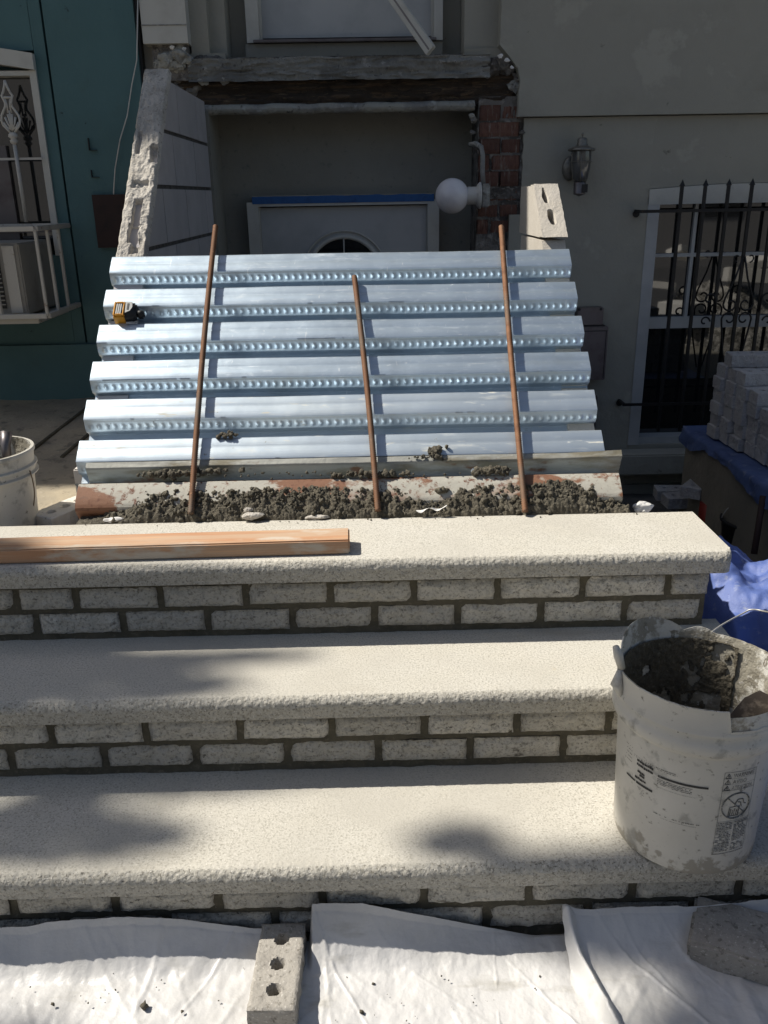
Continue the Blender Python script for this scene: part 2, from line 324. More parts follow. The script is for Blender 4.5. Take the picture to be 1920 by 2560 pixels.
for (k, c, xs, xend) in rows:
    zc = ztops[k]-.052-.016-.0265-.066*c
    xs = [x for x in xs if x < xend-.03]+[xend]
    for i in range(len(xs)-1):
        L = xs[i+1]-xs[i]-.0165
        if L < .03: continue
        last = i == len(xs)-2
        if last: L += .008
        if abs(L-.187) < .014: me = random.choice(BR)
        else: me = rough_brick(50+k*10+c+i, L)
        o = link('brick', me, None, stoop)
        o.location = ((xs[i]+xs[i+1])/2+(.003 if last else 0), RY[k]+random.uniform(-.0015, .0015), zc+random.uniform(-.0012, .0012))
        o.rotation_euler = (0, random.uniform(-.008, .008), random.uniform(-.008, .008))
        if me in BR: o.scale = (L/.192, 1, 1)
    def mort(a, b, k=k, c=c):
        x = -1.48+(.80+1.48)*a; z = ztops[k]-.053-.155*b
        return (x, RY[k]+.0035+.0035*fbm(x*22, z*30, 2.)+(-.006*max(0, (b-.9)/.1)), z)
    if c == 0: link('mortar_joint', gridmesh('mortar_joint', 300, 14, mort), 'mortar', stoop, True)
core = B()
core.box(-1.49, .79, 1.87, 2.20, -.2, .566); core.box(-1.49, .785, 1.61, 1.88, -.2, .364); core.box(-1.49, .785, 1.335, 1.62, -.2, .161)
core.box(-1.5, .845, .98, 1.336, -.2, .008)
core.obj('core', 'block', stoop)

# ================================================================== METAL DECK
ANG = radians(40.5); DN = Vector((0, -sin(ANG), cos(ANG))); DS = Vector((0, -cos(ANG), -sin(ANG))); DP = Vector((0, 2.84, 1.25))
def dk(x, s, h=0.): return Vector((x, 0, 0))+DP+DS*s+DN*h
deck = thing('metal_decking', 'sloping sheet of shiny corrugated galvanised decking with dimpled ribs above the steps', 'metal decking')
P = .1405; DX0, DX1 = -.817, .642
def deck_profile(i0, cnt, thick=False):
    """list of (s, h, emboss weight) for cnt flutes from flute i0"""
    pr = []
    for i in range(i0, i0+cnt):
        s = i*P
        pr += [(s-.004, -.006, 0), (s, -.0005, 0), (s+.003, 0, 0), (s+.028, 0.0006, 0), (s+.032, -.0006, 0), (s+.036, 0.0006, 0), (s+.067, 0, 0), (s+.0705, -.0015, 0), (s+.0715, -.005, 0)]
        pr += [(s+.0735, -.007, 0)]
        for q in range(9): pr.append((s+.0735+.013*(q+1)/10, -.007-.029*(q+1)/10, 1 if 0 < q < 8 else 0))
        pr += [(s+.0868, -.037, 0), (s+.0862, -.040, 0), (s+.080, -.052, 0), (s+.080, -.062, 0), (s+.084, -.064, 0), (s+.120, -.064, 0), (s+.123, -.060, 0)]
        pr += [(s+.132, -.014, 0)]
    return pr
def deck_sheet(name, i0, cnt, m, x0, x1, nx, warp=0., close=True):
    pr = deck_profile(i0, cnt)
    if close: pr.append((pr[-1][0]+.006, -.004, 0))
    def f(a, b):
        k = round(b*(len(pr)-1)); s, h, e = pr[k]; x = x0+(x1-x0)*a
        if e:
            kk = (k % 17)
            t = (x/.0225)
            c = abs((t-math.floor(t))-.5)*2
            d = .5+.5*cos(pi*min(1, c/.78))
            seq = [q for q in range(len(pr)) if pr[q][2]]
            run = 1
            j = k
            while pr[j-1][2]: j -= 1
            v = (k-j)/6.; ev = max(0, 1-((v-.5)/.52)**2)
            h += .0011*d*ev; s += .0025*d*ev*(1+.35*fbm(x*9, i0*3.1, k//17))
        hh = h+warp*.003*fbm(x*1.7+i0, s*3, 7.)+.0008*fbm(x*5, s*9+i0, 2.)
        return dk(x, s, hh)
    o = link(name, gridmesh(name, nx, len(pr), f), m, deck, True)
    try: o.data.set_sharp_from_angle(angle=radians(50))
    except Exception: pass
    return o
deck_sheet('deck_panel', 0, 2, 'galv', DX0, DX1, 780, 1); deck_sheet('deck_panel', 2, 2, 'galv', DX0-.002, DX1+.001, 780, 1)
deck_sheet('deck_panel', 4, 2, 'galv_dirty', DX0+.001, DX1-.001, 780, 1)
# old rusty bottom rib
def old(a, b):
    pr = [(.835, -.055), (.837, -.046), (.842, -.006), (.846, -.001), (.856, 0), (.875, .001), (.895, .001), (.910, 0), (.918, -.003), (.924, -.009), (.927, -.018), (.926, -.028), (.930, -.05), (.934, -.056), (.97, -.058)]
    k = b*(len(pr)-1); i = min(int(k), len(pr)-2); t = k-i; s = pr[i][0]*(1-t)+pr[i+1][0]*t; h = pr[i][1]*(1-t)+pr[i+1][1]*t
    x = DX0+.02+(DX1-DX0+.005)*a
    return dk(x, s, h+.0015*fbm(x*4, s*20, 1.)+.002)
o = smoothby(link('rusty_rib', gridmesh('rusty_rib', 160, 43, old), 'rusty', deck, True), 22); o['label'] = 'old painted rib flaking to orange rust'
# dirty flange above the rusty rib, with torn edge
def torn(a, b):
    x = DX0+.03+(DX1-DX0+.012)*a; s = .776+.052*b
    h = -.004-.045*max(0, min(1, (b-.35)/.3))
    if a > .9: h += .01*(a-.9)/.1*(1-b)
    return dk(x, s, h+.002*fbm(x*6, s*30)+.004)
link('torn_flange', gridmesh('torn_flange', 200, 18, torn), mat('stained_steel', (.34, .34, .31), .6, .5, layers=[((4, 14, 14), .5, .6, (.20, .18, .13), 6, 'noise', 0.), ((9, 20, 20), .58, .66, (.16, .085, .05), 6, 'noise', 0.), ((7, 30, 30), .62, .7, (.40, .38, .32), 6, 'noise', 0.)], bump=[(50, .4, .004)]), deck, True)

# reinforcing bars
def rebar(name, pa, pb, label, seed):
    pa, pb = Vector(pa), Vector(pb); L = (pb-pa).length; n = int(L/.0033); pts = []; rr = []
    sag = Vector((0, -.3, 1)).normalized()
    for i in range(n+1):
        t = i/n; p = pa.lerp(pb, t)+Vector((1, 0, 0))*.004*sin(pi*t)*(1 if seed % 2 else -1)+sag*.006*sin(pi*t)
        pts.append(p); rr.append(.0060+(.0030 if i % 2 == 0 else -.0006))
    b = B().tube(pts, rr, 9)
    o = b.obj(name, 'rebar', smooth=True); return tag(o, label, 'rebar', 'three reinforcing bars standing in the mortar in front of the decking')
def onpl(u, v, off):
    d = FW+RT*((u-960)/FPX)-UP*((v-1280)/FPX); q0 = DP+DN*off; t = (q0-CAM).dot(DN)/d.dot(DN); return CAM+d*t
for k, (a, b, la) in enumerate([((539, 566), (480, 1250), 'left reinforcing bar, darker and less orange at its foot than the others'),
                 ((886, 692), (942, 1250), 'middle and shortest of the rusty reinforcing bars over the decking'),
                 ((1253, 565), (1310, 1245), 'right steel reinforcing bar, the brightest orange of the three')]):
    pa = onpl(*b, .016); pb = onpl(*a, .020)
    rebar('rebar', pa-(pb-pa)*.04, pb, la, k)

# ================================================================== MORTAR BED
def bed(a, b):
    x = -.79+1.47*a; y = 2.10+.09*b
    l = min(1, max(0, (x+.745)/.14)); r = min(1, max(0, (.69-x)/.10))
    h = .016+(.060*min(1, b*1.35)**.75)*(.16+.84*l)*(.15+.85*r)
    h += .010*fbm(x*9, y*9, 1.)*l*r
    h += .016*math.exp(-((x-.47)/.10)**2)*b+.008*math.exp(-((x+.42)/.15)**2)*b+.006*math.exp(-((x+.05)/.15)**2)*b-.012*math.exp(-((x-.17)/.12)**2)*b
    lump = fbm(x*45, y*45, 2., 4); h += (.011*lump+.005*fbm(x*130, y*130, 4., 3))*(.4+.6*l)
    edge = .004*fbm(x*25, 3., 9.)
    z = .60+h*(1-.9*max(0, 1-b/.12))*(1-.5*max(0, (b-.85)/.15))
    return (x+.003*fbm(x*90, y*90, 8.), y+edge, z)
o = link('mortar_bed', gridmesh('mortar_bed', 760, 100, bed), 'wet_mortar', smooth=True); o['kind'] = 'stuff'
tag(o, 'damp crumbly brown mortar heaped behind the top step', 'mortar')
def crumbs(name, pts, m='wet_mortar'):
    bm = bmesh.new()
    for (p, r) in pts:
        g = bmesh.ops.create_icosphere(bm, subdivisions=2 if r > .006 else 1, radius=r)
        off = random.uniform(0, 90)
        for v in g['verts']:
            q = v.co.copy(); v.co = q*(1+.75*fbm(q.x/r*1.4+off, q.y/r*1.4, q.z/r*1.4, 3)); v.co += Vector(p)
    me = bpy.data.meshes.new(name); bm.to_mesh(me); bm.free(); o = link(name, me, m, smooth=True); return o
random.seed(11)
pts = []
for i in range(1100):
    x = random.uniform(-.72, .66); y = random.gauss(2.15, .025); y = min(2.188, max(2.108, y))
    a, b = (x+.79)/1.47, min(1, (y-2.10)/.09)
    p = bed(a, b); pts.append(((p[0], p[1], p[2]+.0005), random.choice([.002, .003, .003, .004, .005, .007])))
# crumbs strewn on the rusty rib and decking
def heap(u, v, off, n, sx, ss, r0=.003, r1=.009):
    c = onpl(u, v, off)
    for _ in range(n):
        dx = random.gauss(0, sx); d_s = random.gauss(0, ss); q = c+Vector((dx, 0, 0))+DS*d_s
        pts.append((tuple(q+DN*random.uniform(0, .008)*(1-min(1, abs(dx)/sx/2))), random.uniform(r0, r1)))
heap(430, 1185, .004, 60, .045, .004); heap(560, 1178, .002, 12, .03, .003); heap(930, 1186, .004, 45, .05, .004); heap(1230, 1178, .006, 60, .022, .005)
heap(1090, 1132, .006, 46, .009, .009, .003, .008); heap(1080, 1145, .004, 22, .035, .003, .002, .005); heap(570, 1088, .004, 26, .014, .003, .002, .007); heap(1000, 1188, .002, 30, .14, .003, .002, .004); heap(700, 1186, .002, 30, .18, .003, .002, .004)
heap(1100, 1228, .004, 5, .008, .004)
for _ in range(30): pts.append(((random.uniform(-.8, .7), random.gauss(2.095, .01), .622), random.uniform(.001, .0025)))
o = crumbs('mortar_crumbs', pts); o['kind'] = 'stuff'; tag(o, 'loose crumbs of damp mortar scattered over the heap and lower decking', 'mortar')
# pale chips on the mortar
def chip(u, v, Z, sx, sy, sz, label, name='stone_chip', m='block_cut', rz=0.):
    p = U(u, v, Z=Z); bm = bmesh.new(); bmesh.ops.create_icosphere(bm, subdivisions=3, radius=1)
    for q in bm.verts:
        q.co *= 1+.35*fbm(q.co.x*1.2+u, q.co.y*1.2, q.co.z*1.2); q.co = Vector((q.co.x*sx, q.co.y*sy, q.co.z*sz))
    me = bpy.data.meshes.new(name); bm.to_mesh(me); bm.free(); o = link(name, me, m); o.location = p; o.rotation_euler = (0, 0, rz)
    return tag(o, label, 'stone', 'pale chips at the back edge of the top step')
chip(632, 1290, .635, .026, .012, .010, 'grey stone chip at the mortar foot, left of the middle bar')
chip(620, 1275, .645, .012, .008, .007, 'small rounded grey stone half in the mortar above the left chip')
chip(795, 1293, .626, .03, .008, .006, 'long flat grey chip at the back edge of the top step, near the middle bar')
chip(285, 1300, .626, .028, .008, .008, 'white stone chip at the left end of the mortar heap', m='white_scrap')
chip(1187, 1178, .70, .010, .006, .010, 'small pointed white stone on the rusty rib left of the right bar', m='white_scrap')
def ribbon(name, pts2, wdt, label, cat, m='white_scrap', seed=0):
    vs = []; fs = []
    for i, p in enumerate(pts2):
        p = Vector(p); a = Vector((0, wdt*(.6+.4*sin(i*1.7+seed)), .004*sin(i*2.1)))
        vs += [p-a, p+Vector((0, 0, .006*sin(i*1.3))), p+a]
    for i in range(len(pts2)-1):
        for k in range(2): fs.append((i*3+k, i*3+k+1, i*3+k+4, i*3+k+3))
    me = bpy.data.meshes.new(name); me.from_pydata(vs, [], fs); o = link(name, me, m, smooth=True)
    md = o.modifiers.new('s', 'SOLIDIFY'); md.thickness = .0008; md = o.modifiers.new('b', 'SUBSURF'); md.render_levels = 2; md.levels = 2
    return tag(o, label, cat)
ribbon('paper_scrap', [U(1040+13*i, 1285+6*sin(i*1.9)-(3 if i > 2 else -2), Y=2.104)+Vector((0, 0, .012)) for i in range(7)], .007, 'crumpled white paper scrap on the mortar right of the middle bar', 'scrap')
for k, (u, v, hh) in enumerate([(1600, 1268, .03), (1555, 1262, .02)]): pass

# white plaster shards beside the decking foot (right)
o = chip(1606, 1268, .612, .030, .016, .016, 'bright white plaster shard behind the right end of the top step', 'plaster_shard', 'white_scrap', .3); o['category'] = 'plaster shard'; del o['group']
# support pier of stacked blocks under the decking foot, left and right
def holed_block(name, m, parent=None, L=.19, W=.09, H=.057, holes=3, hr=.014, hexa=False):
    """brick with three core holes in its top, real recesses"""
    nx = 58; ny = 28
    def f(a, b):
        x = (a-.5)*L; y = (b-.5)*W; z = H
        for k in range(holes):
            cx = (k-(holes-1)/2)*L*.29; d = sqrt((x-cx)**2+(y)**2)*(1+.10*fbm(x*90+k, y*90))
            if d < hr: z = H-.045*min(1, (hr-d)/.003)
        e = min(x+L/2, L/2-x, y+W/2, W/2-y); z -= .003*max(0, 1-e/.004)
        return (x+.0012*fbm(x*60, y*60, 1.), y+.0018*fbm(x*60, y*60, 7.), z+.0008*fbm(x*60, y*60, 3.))
    g = gridmesh(name, nx, ny, f)
    b = B(); b.v = [tuple(v.co) for v in g.vertices]; b.f = [tuple(p.vertices) for p in g.polygons]
    ring = [i for i in range(nx)]+[j*nx+nx-1 for j in range(1, ny)]+[(ny-1)*nx+i for i in range(nx-2, -1, -1)]+[j*nx for j in range(ny-2, 0, -1)]
    n0 = len(b.v); lv = 5
    for q in range(1, lv+1):
        for k in ring:
            x, y, z = b.v[k]; zz = H*(1-q/lv)*.97; ln = sqrt(x*x+y*y)
            e = .0028*fbm(x*50, y*50, zz*50+3.) if q < lv else 0
            b.v.append((x*(1+e/abs(ln+.001)), y*(1+e/abs(ln+.001)*2), zz))
    nr = len(ring)
    for k in range(nr): b.f.append((ring[k], ring[(k+1) % nr], n0+(k+1) % nr, n0+k))
    for q in range(lv-1):
        for k in range(nr): b.f.append((n0+q*nr+k, n0+q*nr+(k+1) % nr, n0+(q+1)*nr+(k+1) % nr, n0+(q+1)*nr+k))
    b.f.append(tuple(n0+(lv-1)*nr+k for k in range(nr)))
    bpy.data.meshes.remove(g)
    me = b.mesh(name); me.shade_smooth()
    try: me.set_sharp_from_angle(angle=radians(40))
    except Exception: pass
    me.materials.append(M[m]); return me
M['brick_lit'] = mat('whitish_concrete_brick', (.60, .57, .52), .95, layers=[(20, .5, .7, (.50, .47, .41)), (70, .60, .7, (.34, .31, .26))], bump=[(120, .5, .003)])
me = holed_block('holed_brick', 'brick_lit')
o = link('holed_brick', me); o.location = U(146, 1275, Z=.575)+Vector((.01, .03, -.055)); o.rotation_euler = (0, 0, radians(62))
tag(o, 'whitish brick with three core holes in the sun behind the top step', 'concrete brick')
pl = B().box(-.8, -.66, 2.12, 2.5, .3, .515).box(.5, .64, 2.12, 2.5, -.1, .55)
pl2 = thing('footing_blocks', 'rough block piers half hidden under the foot of the decking', 'block pier')
pl.obj('pier', 'block_cut', pl2)
o = B().box(-.86, -.70, 2.34, 2.62, .38, .70, bev=.004).obj('side_block', 'brick_lit', pl2)

# ================================================================== CHEEK WALLS
# left wall: blocks behind a broken sloping end
lw = thing('block_wall', 'left concrete block side wall with a broken sunlit sloping end', 'block wall')
XO, XI = -.81, -.72
def slopeY(z): return 2.885+(z-1.26)*(3.485-2.885)/(1.827-1.26)
def clip(poly, f):
    out = []
    for i in range(len(poly)):
        a, b = poly[i], poly[(i+1) % len(poly)]; fa, fb = f(a), f(b)
        if fa >= 0: out.append(a)
        if (fa >= 0) != (fb >= 0):
            t = fa/(fa-fb); out.append((a[0]+(b[0]-a[0])*t, a[1]+(b[1]-a[1])*t))
    return out
zs = [1.832, 1.648, 1.461, 1.267, 1.075, .885, .70, .5]
vj = {0: [U(445, 280, X=XI).y, U(495, 330, X=XI).y], 1: [U(436, 400, X=XI).y, U(489, 420, X=XI).y], 2: [U(415, 560, X=XI).y, U(470, 540, X=XI).y, U(517, 530, X=XI).y], 3: [2.9, 3.35, 3.8], 4: [2.7, 3.1, 3.5, 3.9], 5: [2.6, 3.0, 3.4, 3.8], 6: [2.6, 3.0, 3.4, 3.8]}
for r in range(7):
    z1, z0 = zs[r]-.007, zs[r+1]+.007
    ys = [1.9]+sorted(vj[r])+[Yf-.03]
    for i in range(len(ys)-1):
        poly = [(ys[i]+.0055, z0), (ys[i+1]-.0055, z0), (ys[i+1]-.0055, z1), (ys[i]+.0055, z1)]
        poly = clip(poly, lambda p: p[0]-slopeY(p[1])-.012)
        if len(poly) < 3: continue
        n = len(poly); b = B()
        b.add([(XO, y, z) for y, z in poly]+[(XI, y, z) for y, z in poly], [tuple(range(n)), tuple(range(2*n-1, n-1, -1))]+[(k, k+n, (k+1) % n+n, (k+1) % n) for k in range(n)])
        b.obj('concrete_block', 'block', lw)
poly = clip([(2.0, .5), (Yf-.025, .5), (Yf-.025, 1.827), (2.0, 1.827)], lambda p: p[0]-slopeY(p[1])-.02); n = len(poly)
B().add([(XO+.006, y, z) for y, z in poly]+[(XI-.006, y, z) for y, z in poly], [tuple(range(n)), tuple(range(2*n-1, n-1, -1))]+[(k, k+n, (k+1) % n+n, (k+1) % n) for k in range(n)]).obj('mortar_joint', 'block_joint', lw)
def brk(a, b):
    t = b; z = 1.18+(1.86-1.18)*t; y = slopeY(z); w = a
    x = XO-.006+(XI-XO+.012)*w
    sdir = Vector((0, 600, 567)).normalized(); nn = Vector((0, -sdir.z, sdir.y))
    h = .0045*fbm(x*22, z*14, 1., 4)+.0035*fbm(x*70, z*60, 4., 3)
    # block cores opened by the cut
    for (zc, dz, xc, dx, dp) in [(1.31, .028, -.765, .017, .05), (1.375, .04, -.763, .015, .035), (1.27, .02, -.755, .014, .02), (1.46, .012, -.765, .03, .012), (1.56, .03, -.733, .012, .02), (1.60, .04, -.79, .008, .015)]:
        q = max(abs(z-zc)/dz, abs(x-xc)/dx)
        if q < 1: h -= dp*min(1, (1-q)*4)
    e = min(w, 1-w)*.1
    edge = -.02*max(0, 1-e/.008)
    p = Vector((x+.004*fbm(z*30, x*10, 5.)*(1 if w > .5 else 1), y, z))+nn*(h+.012+edge)
    return p
link('broken_end', gridmesh('broken_end', 44, 300, brk), 'block_cut', lw, True)
# right wall
rw = thing('block_wall', 'right concrete block side wall cut off low with two open cores in its end', 'block wall')
def brk2(a, b):
    z = 1.285+(1.448-1.285)*b; y = 2.85+(z-1.262)*(3.06-2.84)/(1.443-1.262)
    x = .563+(.645-.563)*a; sdir = Vector((0, .77, .64)); nn = Vector((0, -.64, .77))
    h = .0012*fbm(x*30, z*30)+.0004*fbm(x*140, z*120)
    for (zc, dz, xc, dx) in [(1.412, .024, .594, .0095), (1.345, .023, .604, .0115)]:
        xs_ = xc+(z-zc)*-.1; q = (abs(z-zc)/dz)**3+(abs(x-xs_)/dx*(1 if z < zc or zc < 1.4 else 1+1.2*(z-zc)/dz))**3
        if q < 1: h -= .07*min(1, (1-q)*5)
    if False and z > 1.36 and abs(x-(.588+.1*(1.45-z))) < .005: h -= .004
    return Vector((x+.0015*fbm(z*60, 2.), y, z))+nn*h
o = link('cut_face', gridmesh('cut_face', 70, 220, brk2), 'block_bright', rw, True)
def wedge(z0, z1, y1, x0=.565, x1=.644):
    s = lambda z: 2.852+(z-1.262)*(.22/.181)+(.006 if z > 1.28 else .006+min(.10, (1.28-z)*4))
    poly = [(s(z0)+.03*0+(.055 if z1 > 1.4 else 0), z0), (y1, z0), (y1, z1), (s(z1)+(.055 if z1 > 1.4 else 0), z1)]; n = 4
    return B().add([(x0, y, z) for y, z in poly]+[(x1, y, z) for y, z in poly], [tuple(range(n)), tuple(range(2*n-1, n-1, -1))]+[(k, k+n, (k+1) % n+n, (k+1) % n) for k in range(n)])
for (z0, z1, y1, x1) in [(1.282, 1.442, 3.34, .640), (1.075, 1.274, 3.3, .640), (.88, 1.068, 3.3, .640), (.5, .873, 3.3, .640)]:
    wedge(z0, z1, y1, x1=x1).obj('concrete_block', 'block_bright', rw)
sidey = lambda z: 2.852+(z-1.262)*(.22/.181)
for xa_, xb_ in ((.5635, .573), (.633, .6445)):
    p4 = [(sidey(1.285)+.001, 1.285), (sidey(1.285)+.06, 1.285), (sidey(1.446)+.06, 1.446), (sidey(1.446)+.001, 1.446)]
    B().add([(xa_, y, z) for y, z in p4]+[(xb_, y, z) for y, z in p4], [(0, 1, 2, 3), (7, 6, 5, 4)]+[(k, k+4, (k+1) % 4+4, (k+1) % 4) for k in range(4)]).obj('face_shell', 'block_bright', rw)
B().box(.570, .634, 3.0, 3.28, .3, 1.2).obj('mortar_joint', 'block_joint', rw)

# ================================================================== GREY HOUSE
Yr = Yf+.26
house = thing('row_house', 'grey stuccoed house with the front door opening stripped above a basement door', 'house')
HZ = Yf; TOP = 6.05
def fx(u, v, Y=Yf): return U(u, v, Y=Y)
pl_x0 = fx(352, 60).x; rx1 = fx(1302, 400).x
cx0 = fx(530, 400).x; cx1 = fx(1192, 400).x          # lower recess opening
ledgez = fx(1600, 288).z
M_ = 'stucco'
# right wall: upper leaf proud of the lower leaf
rj = fx(1306, 420).x; ux = fx(1250, 60).x
def wallsheet(name, x0, x1, z0, z1, y, m, nx=80, nz=60, amp=.004, jag=None, parent=house, back=.12):
    """thick stucco leaf with a slightly uneven face and optionally ragged left edge"""
    def f(a, b):
        z = z0+(z1-z0)*b; xl = x0+(jag(z) if jag else 0); x = xl+(x1-xl)*a
        return (x, y-amp*fbm(x*1.7, z*1.7, 1.)-amp*.3*fbm(x*9, z*9, 3.), z)
    g = gridmesh(name, nx, nz, f); b = B(); b.v = [tuple(v.co) for v in g.vertices]; b.f = [tuple(p.vertices) for p in g.polygons]
    ring = [i for i in range(nx)]+[j*nx+nx-1 for j in range(1, nz)]+[(nz-1)*nx+i for i in range(nx-2, -1, -1)]+[j*nx for j in range(nz-2, 0, -1)]
    n0 = len(b.v)
    for k in ring: x, yy, z = b.v[k]; b.v.append((x, y+back, z))
    nr = len(ring)
    for k in range(nr): b.f.append((ring[k], ring[(k+1) % nr], n0+(k+1) % nr, n0+k))
    bpy.data.meshes.remove(g)
    o = b.obj(name, m, parent); return smoothby(o, 40)
jag1 = lambda z: .012*fbm(z*14, 1.)+(.09*min(1, max(0, (2.03-z)/.10)) if z < 2.03 else 0)-(.0 if z > 1.9 else 0)
wx0 = fx(1640, 500).x-.035; wx1 = wx0+.95; wz1 = fx(1640, 492).z; wz0 = fx(1583, 1112).z
wallsheet('upper_wall', ux, 6.0, ledgez, TOP, Yf-.03, M_, 160, 90, jag=jag1, back=.20)
wallsheet('lower_wall', rj, wx0, -.3, ledgez-.004, Yf, M_, 60, 90, jag=lambda z: .008*fbm(z*20, 7.), back=.20)
wallsheet('lower_wall', wx0+.002, wx1, -.3, wz0, Yf+.002, M_, 30, 20)
wallsheet('lower_wall', wx1+.002, 6.0, -.3, ledgez-.004, Yf+.001, M_, 50, 60)
# above the window, with segmental arch
arch = []
for i in range(13):
    t = i/12; arch.append((wx0+(wx1-wx0)*t, wz1+.02*sin(pi*t)))
B().prism([(wx0+.001, ledgez-.004)]+[(x, z+.035) for x, z in arch]+[(wx1-.001, ledgez-.004)], Yf+.003, Yf+.18).obj('lintel_wall', M_, house)
B().prism([(x, z+.033) for x, z in arch]+[(x, z-.035+(-.02*sin(pi*i/12)*.9)) for i, (x, z) in reversed(list(enumerate(arch)))], Yf-.006, Yf+.1).obj('arch_trim', 'white_paint', house)
# window
win = link('window', B().box(wx0, wx0+.055, Yf-.004, Yf+.12, wz0, wz1).box(wx1-.055, wx1, Yf-.004, Yf+.12, wz0, wz1).box(wx0+.055, wx1-.055, Yf+.02, Yf+.12, wz0, wz0+.035).mesh('window'), 'door_white', house)
wi = U(1760, 790, Y=Yf+.07).z
b = B().box(wx0+.055, wx1-.055, Yf+.05, Yf+.08, wi-.055, wi).box(wx0+.055, wx1-.055, Yf+.06, Yf+.09, U(1700, 640, Y=Yf).z-.008, U(1700, 640, Y=Yf).z+.008)
b.box(U(1750, 560, Y=Yf).x-.008, U(1750, 560, Y=Yf).x+.008, Yf+.061, Yf+.089, wi, wz1)
b.box(wx1-.15, wx1-.12, Yf+.06, Yf+.10, wz0+.035, wi-.055)
o = b.obj('sash', 'door_white', win)
B().box(wx0+.05, wx1-.05, Yf+.082, Yf+.088, wi, wz1).obj('pane', 'glass_dark', win)
B().box(wx0+.05, wx1-.05, Yf+.102, Yf+.108, wz0+.02, wi).obj('pane', 'glass_dark', win)
# sill
zsill = fx(1553, 1122).z
B().box(wx0-.09, wx1+.09, Yf-.12, Yf+.002, zsill-.11, zsill, bev=.008).obj('window_sill', 'stucco', house)
B().box(rj, 6., Yf-.02, Yf+.1, -.3, -.28+.25).obj('plinth', 'stucco_dark', house)
# iron grille
gr = thing('window_grille', 'black wrought iron window guard with scrolls over the right hand window', 'window grille')
gy = Yf-.09
zt = U(1702, 448, Y=gy).z; zb = U(1660, 1078, Y=gy).z; zh1 = U(1700, 527, Y=gy).z; zh2 = U(1700, 1008, Y=gy).z
gx0 = U(1702, 500, Y=gy).x; gp = U(1760, 500, Y=gy).x-gx0
for i in range(9):
    x = gx0+gp*i
    g = B().box(x-.0072, x+.0072, gy-.006, gy+.006, zb, zt-.03); g.add([(x-.012, gy-.006, zt-.03), (x+.012, gy-.006, zt-.03), (x+.012, gy+.006, zt-.03), (x-.012, gy+.006, zt-.03), (x, gy, zt)], [(0, 1, 4), (1, 2, 4), (2, 3, 4), (3, 0, 4), (0, 3, 2, 1)])
    g.obj('bar', 'iron', gr)
for z, xs in ((zh1, U(1600, 527, Y=gy).x), (zh2, U(1556, 1012, Y=gy).x)):
    g = B().box(xs, gx0+gp*8+.15, gy-.0125, gy-.0065, z-.007, z+.007).box(xs, xs+.012, gy-.006, Yf, z-.007, z+.007).lathe([(0, 0), (.016, 0), (.016, .006), (0, .006)], 12, mtx=Matrix.Translation((xs+.008, Yf-.004, z-.012)) @ Matrix.Rotation(pi/2, 4, 'X'))
    g.obj('cross_bar', 'iron', gr)
def spiral(cx, cz, r0, a0, turns, sgn, y, tail=None):
    pts = []
    n = 26
    for i in range(n):
        t = i/(n-1); a = a0+sgn*2*pi*turns*t; r = r0*(1-.72*t); pts.append((cx+r*cos(a), y, cz+r*sin(a)))
    if tail: pts = tail+pts
    return pts
g = B(); sy = gy-.010; rs = .0045
c4 = gx0+gp*3; zc = U(1860, 770, Y=gy).z
for s in (-1, 1):
    top = (c4+s*.004, sy, zc+.24)
    g.tube([top, (c4+s*.03, sy, zc+.14), (c4+s*.066, sy, zc+.05)]+spiral(c4+s*.036, zc+.02, .036, 0 if s > 0 else pi, .95, -s, sy), rs, 6)
    g.tube(spiral(c4+s*.03, zc+.235, .022, -pi/2, .6, s, sy), rs*.8, 6)
    g.tube([(c4+s*.012, sy, zc-.36), (c4+s*.05, sy, zc-.2), (c4+s*.068, sy, zc-.08)]+spiral(c4+s*.036, zc-.05, .036, 0 if s > 0 else pi, .95, s, sy), rs, 6)
    g.tube([(c4+s*gp*1.0-s*.004, sy, zc-.02)]+spiral(c4+s*(gp*1.0+.034), zc+.045, .03, pi if s > 0 else 0, .9, -s, sy), rs, 6)
    g.tube(spiral(c4+s*(gp*1.0+.045), zc-.06, .026, pi if s > 0 else 0, .8, -s, sy), rs, 6)
g.obj('scrollwork', 'iron', gr, True)
# --- centre bay
lz1 = fx(800, 262).z; bz1 = fx(800, 196).z; bz0 = lz1+.004; cz1 = fx(800, 143).z; cz0 = bz1+.004
def lower_recess(a, b): pass
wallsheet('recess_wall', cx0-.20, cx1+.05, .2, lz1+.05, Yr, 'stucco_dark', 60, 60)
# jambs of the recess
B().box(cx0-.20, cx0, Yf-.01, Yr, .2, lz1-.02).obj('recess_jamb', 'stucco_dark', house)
def lip(a, b):
    x = cx0-.03+(fx(1188, 250).x-cx0+.03)*a; th = b*2*pi; r = .022+.003*fbm(x*12, 0.)
    return (x, Yf+.03-r*cos(th)*1.2, lz1-.012+r*sin(th)+.004*fbm(x*9, 3.))
link('stucco_lip', gridmesh('stucco_lip', 160, 14, lip), 'lime', house, True)
